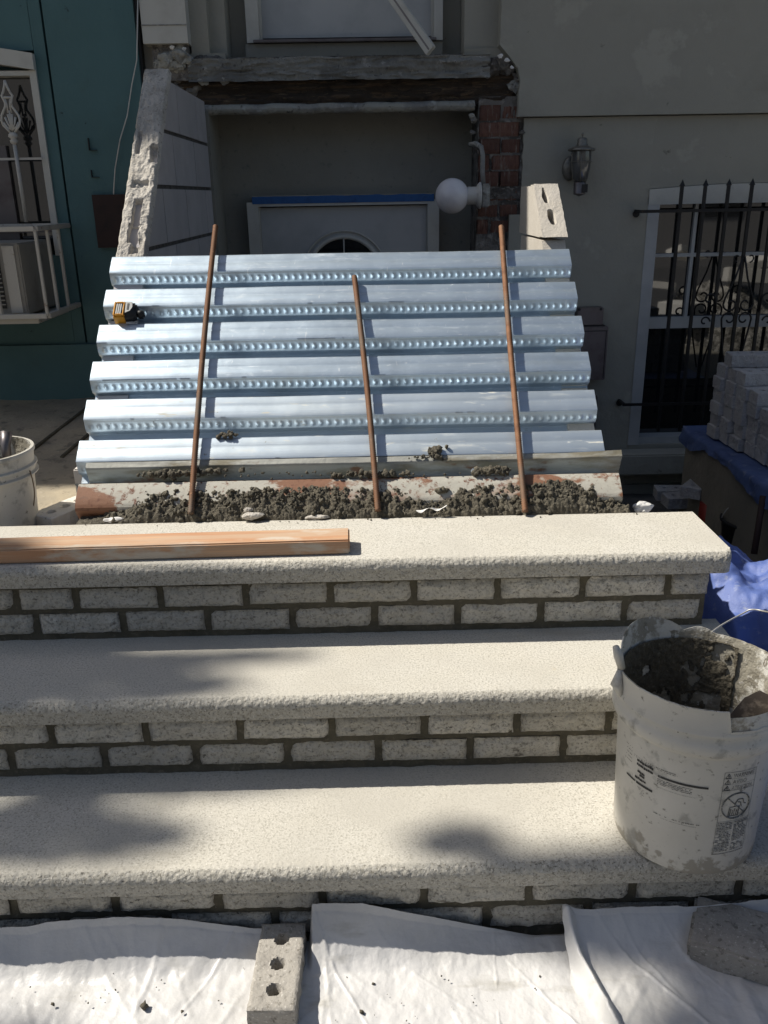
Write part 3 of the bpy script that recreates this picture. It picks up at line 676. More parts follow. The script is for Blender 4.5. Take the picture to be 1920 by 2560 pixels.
# timber lintel
def rot(x0, x1, z0, z1, y, amp, name, m, nx=200, nz=26, ny=1.):
    def f(a, b):
        x = x0+(x1-x0)*a; z = z0+(z1-z0)*b
        return (x, y+amp*fbm(x*3, z*26, 2., 4)+amp*.5*fbm(x*14, z*60, 5., 3), z+.006*fbm(x*6, b*2., 1.))
    o = link(name, gridmesh(name, nx, nz, f), m, house, True); return o
ru = fx(1300, 220).x
rot(fx(400, 220).x, ru, bz0-.01, bz1+.012, Yf+.03, .022, 'timber_lintel', 'timber_rot')
B().box(fx(400, 220).x, ru, Yf+.08, Yf+.2, bz0-.01, bz1+.1).obj('rubble_core', 'rubble', house)
rot(fx(470, 160).x, fx(1225, 160).x, cz0-.012, cz1, Yf-.012, .016, 'door_sill_slab', mat('decayed_sill', (.235, .23, .205), .95, layers=[(7, .45, .6, (.15, .145, .13)), (25, .58, .66, (.36, .35, .32)), (50, .6, .68, (.08, .075, .07))], bump=[(25, 1., .02)]))
B().box(fx(470, 160).x, fx(1225, 160).x, Yf, Yr, cz1-.03, cz1-.004).obj('sill_top', 'lime', house)
# ragged lumps of plaster and masonry round the broken edges
random.seed(5)
def lumps(name, spots, m):
    for (u, v, r, dy) in spots:
        bm = bmesh.new(); p = U(u, v, Y=Yf+dy); g = bmesh.ops.create_icosphere(bm, subdivisions=3, radius=r); off = random.uniform(0, 50)
        for q in g['verts']:
            c = q.co.copy(); q.co = Vector((c.x, c.y*.7, c.z*.8))*(1+.6*fbm(c.x/r+off, c.y/r, c.z/r))+p
        me = bpy.data.meshes.new(name); bm.to_mesh(me); bm.free(); link(name, me, m, house)
lumps('broken_plaster', [(410, 150, .035, -.01), (445, 135, .04, -.01), (470, 150, .03, 0), (440, 170, .025, 0), (1285, 215, .03, .01), (1310, 150, .03, 0), (1285, 140, .02, -.01), (1300, 165, .016, -.02), (560, 200, .022, .0), (510, 205, .02, .0), (1180, 290, .014, .0), (1178, 262, .016, 0)], 'lime')
lumps('broken_masonry', [(500, 165, .05, .03), (540, 160, .04, .03), (1230, 170, .05, .03), (1270, 165, .045, .03), (1300, 195, .04, .03), (440, 215, .045, .04), (480, 225, .04, .05), (1185, 300, .014, .0), (1182, 330, .012, 0), (1190, 370, .012, 0), (1308, 280, .014, .0), (1306, 330, .012, 0)], 'rubble')
# crisp white chips at the break
lumps('plaster_chip', [(1250, 140, .010, -.03), (1268, 150, .010, -.03), (1280, 168, .008, -.03), (430, 118, .010, -.02), (460, 122, .008, -.02)], 'white_scrap')
# exposed brick pier
px0, px1 = fx(1193, 400).x, fx(1303, 400).x
B().box(px0+.004, px1+.03, Yf+.02, Yr+.02, .2, bz0+.02).obj('pier_mortar', 'rubble', house)
M_red = rough_brick(77, .2)
zc_ = fx(1240, 262).z; rowi = 0
rbm = []
for k in range(4):
    me = rough_brick(90+k*3, 1.0, .065, .09); me.materials.clear(); me.materials.append(M['red_brick']); rbm.append(me)
random.seed(9)
while zc_ > .9:
    w_ = px1-px0-.006; cuts = [0, .52, 1] if rowi % 2 == 0 else ([0, 1] if rowi % 4 == 1 else [0, .3, 1])
    if rowi == 8: zc_ -= .07; rowi += 1; continue       # the gap where the pipe strap crosses
    for i in range(len(cuts)-1):
        L = w_*(cuts[i+1]-cuts[i])-.005
        o = link('brick', rbm[rowi % 4], None, house); o.scale = (L, 1, 1)
        o.location = (px0+.005+w_*(cuts[i]+cuts[i+1])/2+random.uniform(-.003, .003), Yf+.02+random.uniform(-.008, .006), zc_-.031)
    zc_ -= .0705; rowi += 1
zz = U(1250, 482, Y=Yf).z
B().box(px0-.002, px1+.012, Yf+.016, Yf+.04, zz-.035, zz+.028, bev=.008).obj('plaster_patch', 'rubble', house)
# stucco return at far right lower, behind the right block wall
B().box(fx(1305, 520).x-.06, fx(1305, 520).x, Yf-.01, Yf+.05, .8, U(1270, 520, Y=Yf).z-.03).obj('plaster_strip', 'stucco', house)
# left pilaster block at the corner, plus step line
ptop = 2.6
B().box(fx(358, 60).x, fx(470, 60).x, Yf-.035, Yr, fx(400, 112).z, ptop).obj('corner_block', 'white_paint', house)
B().box(fx(358, 68).x, fx(470, 68).x+.001, Yf-.038, Yf-.03, fx(400, 68).z, fx(400, 65).z).obj('block_joint', 'lime', house)
B().box(fx(380, 130).x, fx(470, 130).x, Yf-.0, Yr, bz1, fx(400, 112).z+.002).obj('corner_rubble', 'rubble', house)
B().box(fx(385, 160).x, fx(465, 160).x, Yf-.02, Yf+.02, fx(400, 176).z, fx(400, 150).z, bev=.008).obj('corner_patch', 'lime', house)
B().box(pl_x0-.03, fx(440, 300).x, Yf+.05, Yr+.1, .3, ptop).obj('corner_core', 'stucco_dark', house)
# upper recess: back wall, stepped left reveal, right reveal
wallsheet('upper_recess_wall', fx(470, 60).x, ux+.02, cz1-.03, TOP, Yr, M_, 40, 40)
B().box(fx(470, 60).x, fx(555, 60).x, Yf+.10, Yr, cz1-.02, TOP).obj('door_reveal', M_, house)
B().box(fx(470, 60).x-.001, fx(515, 60).x, Yf+.04, Yr-.01, cz1-.02, TOP-.01).obj('door_reveal', M_, house)
B().box(fx(1165, 60).x, ux+.03, Yf+.06, Yr, cz1-.02, TOP).obj('door_reveal', M_, house)
for (u0, u1) in ((470, 560), (1165, 1290)):
    B().box(fx(u0, 130).x-.004, fx(u1, 130).x, Yf+.035, Yr-.02, cz1-.02, fx(1200, 118 if u0 > 900 else 120).z).obj('reveal_plinth', 'stucco', house)
B().box(fx(400, 0).x, 1.0, Yf-.03, Yr+.3, 4.4, TOP).obj('upper_wall', M_, house)
B().box(fx(352, 60).x-.0, 6, Yf-.1, Yf+8, TOP, TOP+.05).obj('roof', 'asphalt', house)
B().box(fx(352, 60).x, 6, Yr+.14, Yf+8, -.3, TOP-.002).obj('house_body', 'stucco_dark', house)
# upper door
ud = U(620, 100, Y=Yr-.05); ud2 = U(1105, 95, Y=Yr-.05); zb = U(860, 100, Y=Yr-.05).z
door1 = link('front_door', B().box(U(655, 50, Y=Yr-.03).x, U(1077, 50, Y=Yr-.03).x, Yr-.045, Yr-.012, zb+.012, 4.1).mesh('front_door'), 'door_white', house)
fr = B().box(ud.x, U(655, 50, Y=Yr-.05).x-.012, Yr-.09, Yr-.01, zb-.012, 4.2).box(U(1077, 50, Y=Yr-.05).x+.012, ud2.x, Yr-.09, Yr-.01, zb-.012, 4.2)
fr.box(U(655, 50, Y=Yr-.05).x-.012, U(655, 50, Y=Yr-.05).x-.001, Yr-.06, Yr-.01, zb-.0, 4.2).box(U(1077, 50, Y=Yr-.05).x+.001, U(1077, 50, Y=Yr-.05).x+.012, Yr-.06, Yr-.01, zb, 4.2)
fr.obj('door_frame', 'white_paint', house)
B().box(ud.x+.03, ud2.x-.03, Yr-.11, Yr-.01, zb-.014, zb-.002, bev=.002).obj('threshold', 'meter', house)
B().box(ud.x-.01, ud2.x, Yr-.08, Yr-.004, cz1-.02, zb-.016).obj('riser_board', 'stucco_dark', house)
# board hanging in the doorway
p1 = U(968, -30, Y=Yf-.02); p2 = U(1078, 128, Y=Yf-.14)
bd = B(); d = (p2-p1); L = d.length; mt = Matrix.Translation(p1) @ d.to_track_quat('X', 'Z').to_matrix().to_4x4()
bd.box(-.25, L, -.012, .012, -.024, .024, mt, .003)
o = bd.obj('loose_board', 'white_paint'); tag(o, 'pale worn board hanging askew across the upper door', 'board')
bd = B().box(-.2, L*.98, -.0125, -.0115, -.004, .004, mt); bd.obj('groove', 'meter', None)
bpy.data.objects['groove'].parent = o
# basement door
l0 = U(650, 540, Y=Yr-.03); l1 = U(1068, 540, Y=Yr-.03); zt = U(860, 513, Y=Yr-.03).z
door2 = link('basement_door', B().box(l0.x+.006, l1.x-.006, Yr-.055, Yr-.012, .2, zt-.006).mesh('basement_door'), 'door_white', house)
fr = B().box(l0.x-.055, l0.x, Yr-.085, Yr-.01, .2, zt+.02).box(l1.x, l1.x+.055, Yr-.085, Yr-.01, .2, zt+.02).box(l0.x, l1.x, Yr-.085, Yr-.01, zt, zt+.02)
fr.box(l0.x, l0.x+.005, Yr-.07, Yr-.01, .2, zt).box(l1.x-.005, l1.x, Yr-.07, Yr-.01, .2, zt)
fr.obj('door_frame', 'white_paint', house)
tp = []
ta = U(630, 500, Y=Yr-.088); tb = U(1085, 498, Y=Yr-.088)
def tape(a, b):
    x = ta.x+(tb.x-ta.x)*a; z = zt+.012+.034*b+.004*fbm(x*14, 1.)*b
    return (x, Yr-.088-.05*0-.001*fbm(x*9, b), z)
link('masking_tape', gridmesh('masking_tape', 60, 3, tape), 'tape', house)
B().box(ta.x, tb.x, Yr-.086, Yr-.01, zt+.0205, zt+.05).obj('head_casing', 'stucco', house)
# fanlight
fc = U(862, 688, Y=Yr-.06); fr_ = .185
b = B(); b.add([(0, 0, 0)]+[(fr_*cos(pi*i/24), 0, fr_*sin(pi*i/24)) for i in range(25)], [(0, i, i+1) for i in range(1, 25)])
o = b.obj('fanlight', 'glass_dark', door2); o.location = (fc.x, Yr-.062, fc.z)
b = B()
for (ra, rb) in ((fr_, .012), (fr_+.028, .005)):
    b.tube([(fc.x+ra*cos(pi*i/32), Yr-.060, fc.z+ra*sin(pi*i/32)) for i in range(33)], rb, 8)
for a in (pi/2, pi*.2, pi*.8):
    b.tube([(fc.x+.045*cos(a), Yr-.064, fc.z+.045*sin(a)), (fc.x+fr_*cos(a), Yr-.064, fc.z+fr_*sin(a))], .0035, 6)
b.tube([(fc.x+.045*cos(pi*i/16), Yr-.064, fc.z+.045*sin(pi*i/16)) for i in range(17)], .0035, 6)
b.obj('fanlight_frame', 'white_paint', door2, True)

# ================================================================== TEAL HOUSE
th = thing('row_house', 'teal painted house on the left with a barred window', 'house')
Yt = Yf-.02; tx1 = fx(354, 200).x
sx = fx(103, 0).x       # vertical joint
twx1 = U(92, 200, Y=Yt).x+.005; twz1 = U(40, 190, Y=Yt).z; twz0 = U(60, 640, Y=Yt).z; twx0 = twx1-.95
zbase = U(200, 858, Y=Yt).z
def tsheet(x0, x1, z0, z1, y=Yt, nx=40, nz=60): return wallsheet('wall', x0, x1, z0, z1, y, 'teal', nx, nz, parent=th)
tsheet(sx+.005, tx1, zbase, TOP, nz=120); tsheet(twx1, sx-.005, zbase, TOP, nx=12, nz=100)
tsheet(twx0, twx1-.002, zbase, twz0, nz=30); tsheet(twx0, twx1-.002, twz1+.10, TOP, nz=60); tsheet(-8, twx0-.002, zbase, TOP)
tsheet(-8, tx1+.002, .3, zbase, y=Yt-.045, nx=120, nz=20)
B().box(-8, tx1-.01, Yt+.1, Yt+8, .3, TOP).obj('house_body', 'teal', th)
B().box(-8, tx1, Yt-.1, Yt+8, TOP, TOP+.05).obj('roof', 'asphalt', th)
# window surround
arch = [(twx0-.0+(twx1-twx0)*i/12, twz1+.02+.05*sin(pi*i/12)) for i in range(13)]
B().prism([(x, z+.065) for x, z in arch]+[(x, z) for x, z in reversed(arch)], Yt-.03, Yt+.08).obj('arch_trim', 'white_paint', th)
win2 = link('window', B().box(twx1-.03, twx1-.0, Yt-.012, Yt+.10, twz0, twz1+.02).box(twx0, twx0+.03, Yt-.012, Yt+.10, twz0, twz1+.02).box(twx0+.028, twx1-.028, Yt-.010, Yt+.10, twz1+.0, twz1+.019).mesh('window'), 'white_paint', th)
zbar = U(50, 398, Y=Yt).z
B().box(twx0+.03, twx1-.03, Yt+.05, Yt+.056, twz0, twz1+.03).obj('pane', 'glass_dark', win2)
# curtain-grey frame of the inner sash
B().box(twx0+.03, twx1-.03, Yt+.02, Yt+.045, U(60, 575, Y=Yt).z-.012, U(60, 575, Y=Yt).z).box(twx1-.32, twx1-.20, Yt+.03, Yt+.048, twz0, zbar+.06).obj('sash', 'meter', win2)
# white iron window guard with palmette finial
wg = thing('window_grille', 'white painted ornamental iron guard with leafy finial on the teal house window', 'window grille')
gy2 = Yt-.03
b = B().box(twx0+.02, twx1-.02, gy2-.004, gy2+.004, zbar-.005, zbar+.005)
b.box(twx0+.02, twx1-.02, gy2-.004, gy2+.004, U(60, 562, Y=gy2).z-.005, U(60, 562, Y=gy2).z+.005)
b.obj('cross_bar', 'iron_white', wg)
pb_ = U(68, 555, Y=gy2); fbx = U(38, 362, Y=gy2).x; 
for k, xx in enumerate((fbx, fbx-.30, fbx-.60)):
    B().tube([(xx, gy2-.008, pb_.z), (xx, gy2-.008, U(38, 362, Y=gy2).z)], .009, 8).obj('bar', 'iron_white', wg, True)
    zf = U(35, 350, Y=gy2).z
    f = B(); c = Vector((xx, gy2-.008, zf))
    f.lathe([(.006, -.02), (.015, -.012), (.018, -.004), (.011, .004), (.021, .012), (.019, .022), (.012, .03)], 14, c)
    ft = .0055
    for s in (-1, 1):
        # outer lobed outline
        f.tube([c+Vector((s*x, 0, z)) for x, z in [(.010, .03), (.022, .045), (.036, .06), (.041, .08), (.037, .10), (.026, .118), (.015, .135), (.013, .15), (.018, .165), (.024, .178), (.014, .195), (.006, .215), (0, .24)]], ft, 6)
        for a in (.25, .7, 1.15):
            f.tube([c+Vector((0, 0, .04)), c+Vector((s*.018*sin(a)*1.2, 0, .04+.03*cos(a))), c+Vector((s*.036*sin(a), 0, .045+.062*cos(a)))], [.006, .0035, .0055], 6)
        f.tube([c+Vector((s*.008, 0, .11)), c+Vector((s*.006, 0, .14)), c+Vector((s*.01, 0, .165))], .0035, 6)
    f.tube([c+Vector((0, 0, .03)), c+Vector((0, 0, .12))], .004, 6); f.tube([c+Vector((-.02, 0, .172)), c+Vector((.02, 0, .172))], .005, 6)
    f.obj('finial', 'iron_white', wg, True)
# air conditioner in a cage
cg = thing('security_cage', 'white painted steel cage bolted to the teal house round the air conditioner', 'cage')
cy = Yt-.42
cr = U(150, 800, Y=cy); 
xA = U(88, 580, Y=cy).x+.0; zT = U(60, 572, Y=cy).z; zB = U(110, 790, Y=cy).z
xW = xA+.02
b = B()
def rod(p, q, r=.008): B_ = B().tube([p, q], r, 6); return B_
fx_ = xA
for name_, p, q in [('top_rail', (-2.3, cy, zT), (fx_, cy, zT)), ('bottom_rail', (-2.3, cy, zB), (fx_, cy, zB)), ('top_rail', (fx_, cy, zT), (fx_+.0, Yt, zT)), ('bottom_rail', (fx_, cy, zB), (fx_, Yt, zB)), ('corner_post', (fx_, cy, zB), (fx_, cy, zT)), ('side_bar', (fx_, cy+.14, zB), (fx_, cy+.14, zT)), ('side_bar', (fx_, cy+.28, zB), (fx_, cy+.28, zT)), ('front_bar', (fx_-.20, cy, zB), (fx_-.20, cy, zT)), ('front_bar', (fx_-.40, cy, zB), (fx_-.40, cy, zT))]:
    d = (Vector(q)-Vector(p)); L = d.length
    m4 = Matrix.Translation(p) @ d.to_track_quat('X', 'Z').to_matrix().to_4x4()
    wd = .013 if 'rail' in name_ else .008
    B().box(0, L, -wd, wd, -wd*.8, wd*.8, m4, .002).obj(name_, 'iron_white', cg)
B().box(-2.3, fx_-.05, cy+.02, Yt, zB-.035, zB-.012, bev=.003).obj('tray', 'iron_white', cg)
ac = thing('air_conditioner', 'grimy beige window air conditioner inside a white steel cage', 'air conditioner')
ax1 = fx_-.10; 
o = B().box(-2.3, ax1, cy+.05, Yt-.002, zB+.0, zT-.06, bev=.006).obj('case', 'ac', ac)
B().box(-2.3, ax1-.09, cy+.043, cy+.048, zB+.03, zT-.09).obj('grille_opening', 'black', ac)
for k in range(12):
    z = zB+.045+k*(zT-zB-.16)/11; B().box(-2.3, ax1-.09, cy+.036, cy+.0425, z, z+.005).obj('louvre', 'ac', ac)
B().box(ax1-.07, ax1-.02, cy+.04, cy+.052, zB+.01, zT-.07).obj('trim_strip', 'iron_white', ac)
# brown board on teal wall, cable
p = U(232, 487, Y=Yt-.01); q = U(312, 618, Y=Yt-.01)
o = B().box(p.x, q.x+.03, Yt-.03, Yt-.002, q.z, p.z).obj('wall_board', 'plug'); tag(o, 'dark brown board fixed on the teal wall behind the block wall', 'board')
b = B(); cp = []
for (u, v) in [(345, -20), (342, 150), (330, 210), (318, 290), (300, 350), (288, 420), (284, 480), (288, 550), (298, 600), (310, 660)]: cp.append(U(u, v, Y=Yt-.02))
o = b.tube(cp, .003, 6).obj('cable', 'pvc', smooth=True); tag(o, 'thin pale cable drooping down the edge of the teal wall', 'cable')
b = B()
for (u, v, w_, h_) in [(218, 345, .004, .05), (226, 425, .003, .03)]:
    p = U(u, v, Y=Yt-.012); b.box(p.x, p.x+w_, Yt-.012, Yt, p.z-h_, p.z)
    b.box(p.x, p.x+.035, Yt-.012, Yt, p.z-h_-.002, p.z-h_)
b.obj('wall_crack', 'black', th)
# dark strip along the seam between houses
B().box(tx1-.006, tx1+.012, Yf-.0, Yf+.05, .4, 3.2).obj('corner_strip', 'black', th)

# ================================================================== WALL LIGHTS, METER
gl = thing('globe_lamp', 'white glass globe light on a side bracket beside the brick pier', 'wall light')
gc = U(1130, 490, Y=4.12)
r = 42/FPX*(gc-CAM).dot(FW)
bm = bmesh.new(); bmesh.ops.create_uvsphere(bm, u_segments=40, v_segments=24, radius=r); me = bpy.data.meshes.new('globe'); bm.to_mesh(me); bm.free()
o = link('globe', me, 'opal', gl, True); o.location = gc
RX = Matrix.Translation(gc) @ Matrix.Rotation(pi/2, 4, 'Y')
B().lathe([(r*.42, r*.8), (r*.5, r*.95), (r*.5, r*1.45), (r*.62, r*1.5), (r*.75, r*1.62), (r*.75, r*1.7), (0, r*1.7)], 28, mtx=RX).obj('fitter', 'pvc', gl, True)
B().box(gc.x+r*1.7, gc.x+r*2.2, gc.y-.045, Yf+.06, gc.z-.05, gc.z+.05, bev=.006).obj('junction_box', 'lime', gl)
b = B(); xx = gc.x+r*1.85
b.tube([(xx, gc.y, gc.z+.05), (xx-.005, gc.y, gc.z+.10), (xx-.003, gc.y+.02, gc.z+.17), (xx-.008, gc.y+.04, gc.z+.205), (xx-.03, gc.y+.06, gc.z+.22), (xx-.05, gc.y+.12, gc.z+.22)], .011, 10)
b.obj('conduit', 'lime', gl, True)
# lantern
ln = thing('wall_lantern', 'weathered caged glass lantern on the grey wall above the right block wall', 'wall light')
lc = U(1452, 420, Y=Yf-.075); s_ = (U(1452, 335, Y=Yf-.075).z-lc.z)/.16
def L_(prof, name, m, n=24): return B().lathe([(r_*s_, z_*s_) for r_, z_ in prof], n, lc).obj(name, m, ln, True)
L_([(.0, .168), (.006, .163), (.007, .155), (.002, .150), (.003, .145), (.02, .142), (.026, .132), (.024, .12), (.028, .112), (.03, .105)], 'cap', 'brass')
L_([(.03, .105), (.068, .092), (.072, .084), (.066, .080), (.05, .083)], 'roof', 'brass', 8)
L_([(.047, .083), (.05, .03), (.046, -.01), (.038, -.045), (.026, -.066), (.0, -.07)], 'glass', 'lamp_glass')
L_([(.0, -.068), (.03, -.068), (.032, -.075), (.03, -.12), (.033, -.125), (.02, -.13), (.005, -.135), (0, -.138)], 'sensor', 'meter')
b = B()
for k in range(6):
    a = k*pi/3+.3; b.tube([(lc.x+rr_*s_*cos(a), lc.y+rr_*s_*sin(a), lc.z+z_*s_) for rr_, z_ in ((.052, .083), (.056, .03), (.052, -.01), (.043, -.05), (.03, -.07))], .0018, 5)
b.tube([(lc.x+.056*s_*cos(2*pi*i/24), lc.y+.056*s_*sin(2*pi*i/24), lc.z+.03*s_) for i in range(25)], .0018, 5)
b.obj('wire_cage', 'brass', ln, True)
B().box(lc.x+.004, lc.x+.03, lc.y-.032*s_-.002, lc.y-.02, lc.z-.118*s_, lc.z-.078*s_).obj('sensor_window', 'black', ln)
mt_ = Matrix.Translation((lc.x-.035, Yf-.001, lc.z+.0)) @ Matrix.Rotation(pi/2, 4, 'X') @ Matrix.Diagonal((1, 1.5, 1, 1))
B().lathe([(.04*s_, 0), (.04*s_, .01), (.03*s_, .02), (0, .022)], 20, mtx=mt_).tube([(lc.x-.03, Yf-.02, lc.z+.06), (lc.x-.01, Yf-.05, lc.z+.10), (lc.x, lc.y, lc.z+.095)], .007, 8).obj('wall_plate', 'brass', ln, True)
# meter box
mb = thing('meter_box', 'grey metal meter cabinet on the wall right of the decking', 'meter box')
a = U(1445, 770, Y=Yf-.06); c = U(1507, 812, Y=Yf-.06)
B().box(a.x, c.x, Yf-.06, Yf, c.z, a.z, bev=.003).obj('upper_cover', 'meter', mb)
B().box(a.x-.0, c.x+.01, Yf-.064, Yf-.0, c.z-.012, c.z-.002).obj('cover_lip', 'black', mb)
a2 = U(1440, 818, Y=Yf-.08); c2 = U(1512, 950, Y=Yf-.08)
B().box(a2.x-.05, c2.x, Yf-.08, Yf, c2.z, a2.z, bev=.004).obj('lower_door', 'meter', mb)
B().box(a2.x-.045, c2.x-.005, Yf-.0815, Yf-.0805, a2.z-.022, a2.z-.018).box(c2.x-.012, c2.x-.008, Yf-.0815, Yf-.0805, c2.z+.01, a2.z-.022).obj('door_groove', 'black', mb)
for u, v in ((1449, 772), (1503, 771)):
    p = U(u, v, Y=Yf-.062); B().lathe([(0, 0), (.007, 0), (.006, .004), (0, .005)], 10, mtx=Matrix.Translation((p.x, Yf-.06, p.z-.004)) @ Matrix.Rotation(pi/2, 4, 'X')).obj('screw', 'black', mb)
c3 = U(1470, 990, Y=Yf-.04); B().box(a2.x-.02, c2.x-.02, Yf-.05, Yf, U(1470, 1072, Y=Yf-.05).z, c3.z, bev=.004).obj('lower_box', 'meter', mb)

# ================================================================== WOOD
wb = B()
A_ = U(875, 1386, Z=.62); A0 = U(0, 1412, Z=.62); d = (A0-A_).normalized()
ang = atan2(-d.y, -d.x)
b = B().box(-1.35, 0, 0, .080, .0012, .0375, bev=.0035)
me = b.mesh('lumber'); bm = bmesh.new(); bm.from_mesh(me)
long_ = [e for e in bm.edges if e.calc_length() > .5]; bmesh.ops.subdivide_edges(bm, edges=long_, cuts=60)
for v in bm.verts: v.co.y += .0012*fbm(v.co.x*4, v.co.z*30); v.co.z += .0006*fbm(v.co.x*5, v.co.y*20, 3.) if v.co.z > .02 else 0
bm.to_mesh(me); bm.free()
o = link('lumber', me, 'wood'); o.location = A_; o.rotation_euler = (0, 0, ang); smoothby(o, 30)
tag(o, 'reddish pine board lying on the left of the top step', 'board')

# ================================================================== BUCKETS
def lerp(a, b, t): return a+(b-a)*t
def bucket(name, loc, rz, label, broken, H=.37, r0=.125, r1=.148, grp='white plastic mortar buckets'):
    t = thing(name, label, 'bucket', grp, loc, rz)
    n = 120
    # body: outside wall with collar rings, inside wall
    prof = [(0, .002), (r0-.012, .002), (r0-.003, .005), (r0, .014)]
    for i in range(1, 15):
        q = i/15; prof.append((lerp(r0, r1-.006, q), .014+(H*.80-.014)*q))
    zc = H*.80
    prof += [(r1-.005, zc), (r1+.006, zc+.002), (r1+.007, zc+.006), (r1-.001, zc+.010), (r1-.002, zc+.022), (r1+.006, zc+.025), (r1+.006, zc+.029), (r1-.001, zc+.033), (r1, H-.014), (r1+.004, H-.012), (r1+.005, H-.004), (r1+.003, H), (r1-.003, H)]
    if broken:
        prof = prof[:18]+[(r1-.006, zc-.03), (r1-.0045, zc-.026), (r1+.004, zc-.018), (r1+.006, zc-.012), (r1+.006, zc-.002), (r1+.003, zc+.004), (r1-.001, zc+.010), (r1-.001, zc+.020), (r1+.003, zc+.022), (r1+.003, zc+.026), (r1, zc+.030), (r1+.001, H-.008), (r1+.0015, H)]
    def warp(x, y, z):
        a = atan2(y, x); r = sqrt(x*x+y*y); k = z/H
        if broken:
            r *= 1+.018*k*cos(2*a+.4)+.004*fbm(cos(a)*2, sin(a)*2, z*6)
            if z > H-.012:
                da = ((a-broken['a'])+pi) % (2*pi)-pi
                z += broken['h'](a)*1.0
                r += broken['out'](a)
        else: r *= 1+.004*fbm(cos(a)*2, sin(a)*2, z*6)
        return (r*cos(a), r*sin(a), z)
    def shell(profile, nm, m):
        b = B().lathe(profile, n); me = b.mesh(nm)
        for v in me.vertices: v.co = warp(*v.co)
        return smoothby(link(nm, me, m, t), 40)
    shell(prof, 'wall', 'bucket')
    top = prof[-1]
    inner = [(top[0], top[1]), (top[0]-.0022, top[1]+.0006), (r1-.0035, H-.014)]+[(lerp(r1-.0035, r0-.004, i/20), lerp(H-.02, .008, i/20)) for i in range(21)]+[(0, .006)]
    shell(inner, 'inside', 'bucket_mud')
    return t, warp
# front right bucket
BC = Vector((.606, 1.376, .2155)); BR0, BR1 = .134, .149; BH = .37
va = atan2(BC.y, BC.x)   # viewing direction in plan
def hfun(a):
    # a: plan angle (0 = +X, 90 = away from camera)
    d = math.degrees(a) % 360; h = 0
    # flared torn lip at the back left 95..160, dip 75..95
    if 84 < d < 150: h += .030*sin(pi*(d-84)/66)**.7
    if 60 < d <= 84: h += .010*sin(pi*(d-60)/24)
    # rim missing in front right from 262 round to 330 : top band torn away
    if 268 < d < 352: h -= .040*min(1, (d-268)/1.5)*min(1, (352-d)/22)
    return h+.002*fbm(d*.12, 1.)
def ofun(a):
    d = math.degrees(a) % 360
    return .012*max(0, sin(pi*(d-84)/66)) if 84 < d < 150 else 0
bk, bwarp = bucket('bucket', BC, 0, 'large scuffed white mortar bucket with a torn rim standing on the lowest visible step', {'a': 0, 'h': hfun, 'out': ofun}, BH, BR0, BR1)
# mortar inside
def inm(a, b):
    r = .132*b; th = a*2*pi; x, y = r*cos(th), r*sin(th)
    z = .145-.45*(y)*.25+.42*x+.012*fbm(x*18, y*18, 1., 4)+.006*fbm(x*60, y*60, 3., 3)
    return (x, y, z)
o = link('bucket_mortar', gridmesh('bucket_mortar', 120, 50, inm), 'wet_mortar', smooth=True); o.location = BC
o['kind'] = 'stuff'; tag(o, 'damp mortar left in the bottom of the big bucket', 'mortar')
# mud crust stuck to the inner back wall
def crust(a, b):
    th = radians(40+115*a); z = .12+.245*b; rr = lerp(BR0, BR1, z/BH)-.007
    k = fbm(a*7, b*4, 2., 4); k2 = fbm(a*26, b*18, 6., 3)
    on = max(0, min(1, (k+.18+.55*max(0, b-.55)+.5*(a-.35))*5))
    rr -= on*(.0015+.003*k2)-(0 if on > 0 else .006)
    x, y, zz = bwarp(rr*cos(th), rr*sin(th), min(z, BH-.013)); return (x, y, z if z < BH-.013 else zz)
o = link('mud_crust', gridmesh('mud_crust', 140, 90, crust), 'wet_mortar', bk, True)
# trowel in bucket
tq = thing('trowel', 'mud caked steel trowel blade sticking up inside the big bucket', 'trowel')
m4 = Matrix.Translation((BC.x+.085, BC.y-.055, BC.z+.275)) @ Matrix.Rotation(radians(25), 4, 'Z') @ Matrix.Rotation(radians(-35), 4, 'Y') @ Matrix.Rotation(radians(35), 4, 'X')
bl = B(); nb = 18; vs = []
ol = [(-.07+.0*0, -.0), (-.055, .028), (-.02, .042), (.03, .045), (.06, .035), (.07, .0), (.06, -.035), (.03, -.045), (-.02, -.042), (-.055, -.028)]
bl.add([(x, y, -.0015) for x, y in ol]+[(x, y, .0015) for x, y in ol], [tuple(range(10))[::-1], tuple(range(10, 20))]+[(i, (i+1) % 10, (i+1) % 10+10, i+10) for i in range(10)], m4)
bl.obj('blade', mat('muddy_steel', (.05, .038, .028), .6, .3, layers=[(40, .5, .65, (.16, .13, .10))], bump=[(60, .4, .003)]), tq)
B().tube([m4 @ Vector((.06, 0, 0)), m4 @ Vector((.085, 0, .02)), m4 @ Vector((.09, 0, .03))], .004, 6).obj('tang', 'wire_rust', tq)
# handle ears and wire bail
def cylp(a, z, dr=0., R0=BR0, R1=BR1, C0=BC, H=BH):
    th = radians(a); rr = lerp(R0, R1-.004, min(1, z/(H*.8)))+dr
    x, y, zz = bwarp(rr*cos(th), rr*sin(th), z); return Vector((x, y, zz))
for a_, nm in ((325, 'handle_ear'),):
    b = B()
    for (da, z0, z1) in ((0, .30, .345), (-8, .302, .314)):
        p = cylp(a_+da, z0, .004); q = cylp(a_+da, z1, .004); b.tube([p, q], .006, 8)
    b.tube([cylp(a_-12, .345, .004), cylp(a_+2, .345, .006)], .006, 8); b.tube([cylp(a_+3, .306, .006), cylp(a_+3, .306, .018)], .009, 10)
    b.obj(nm, 'bucket', bk, True)
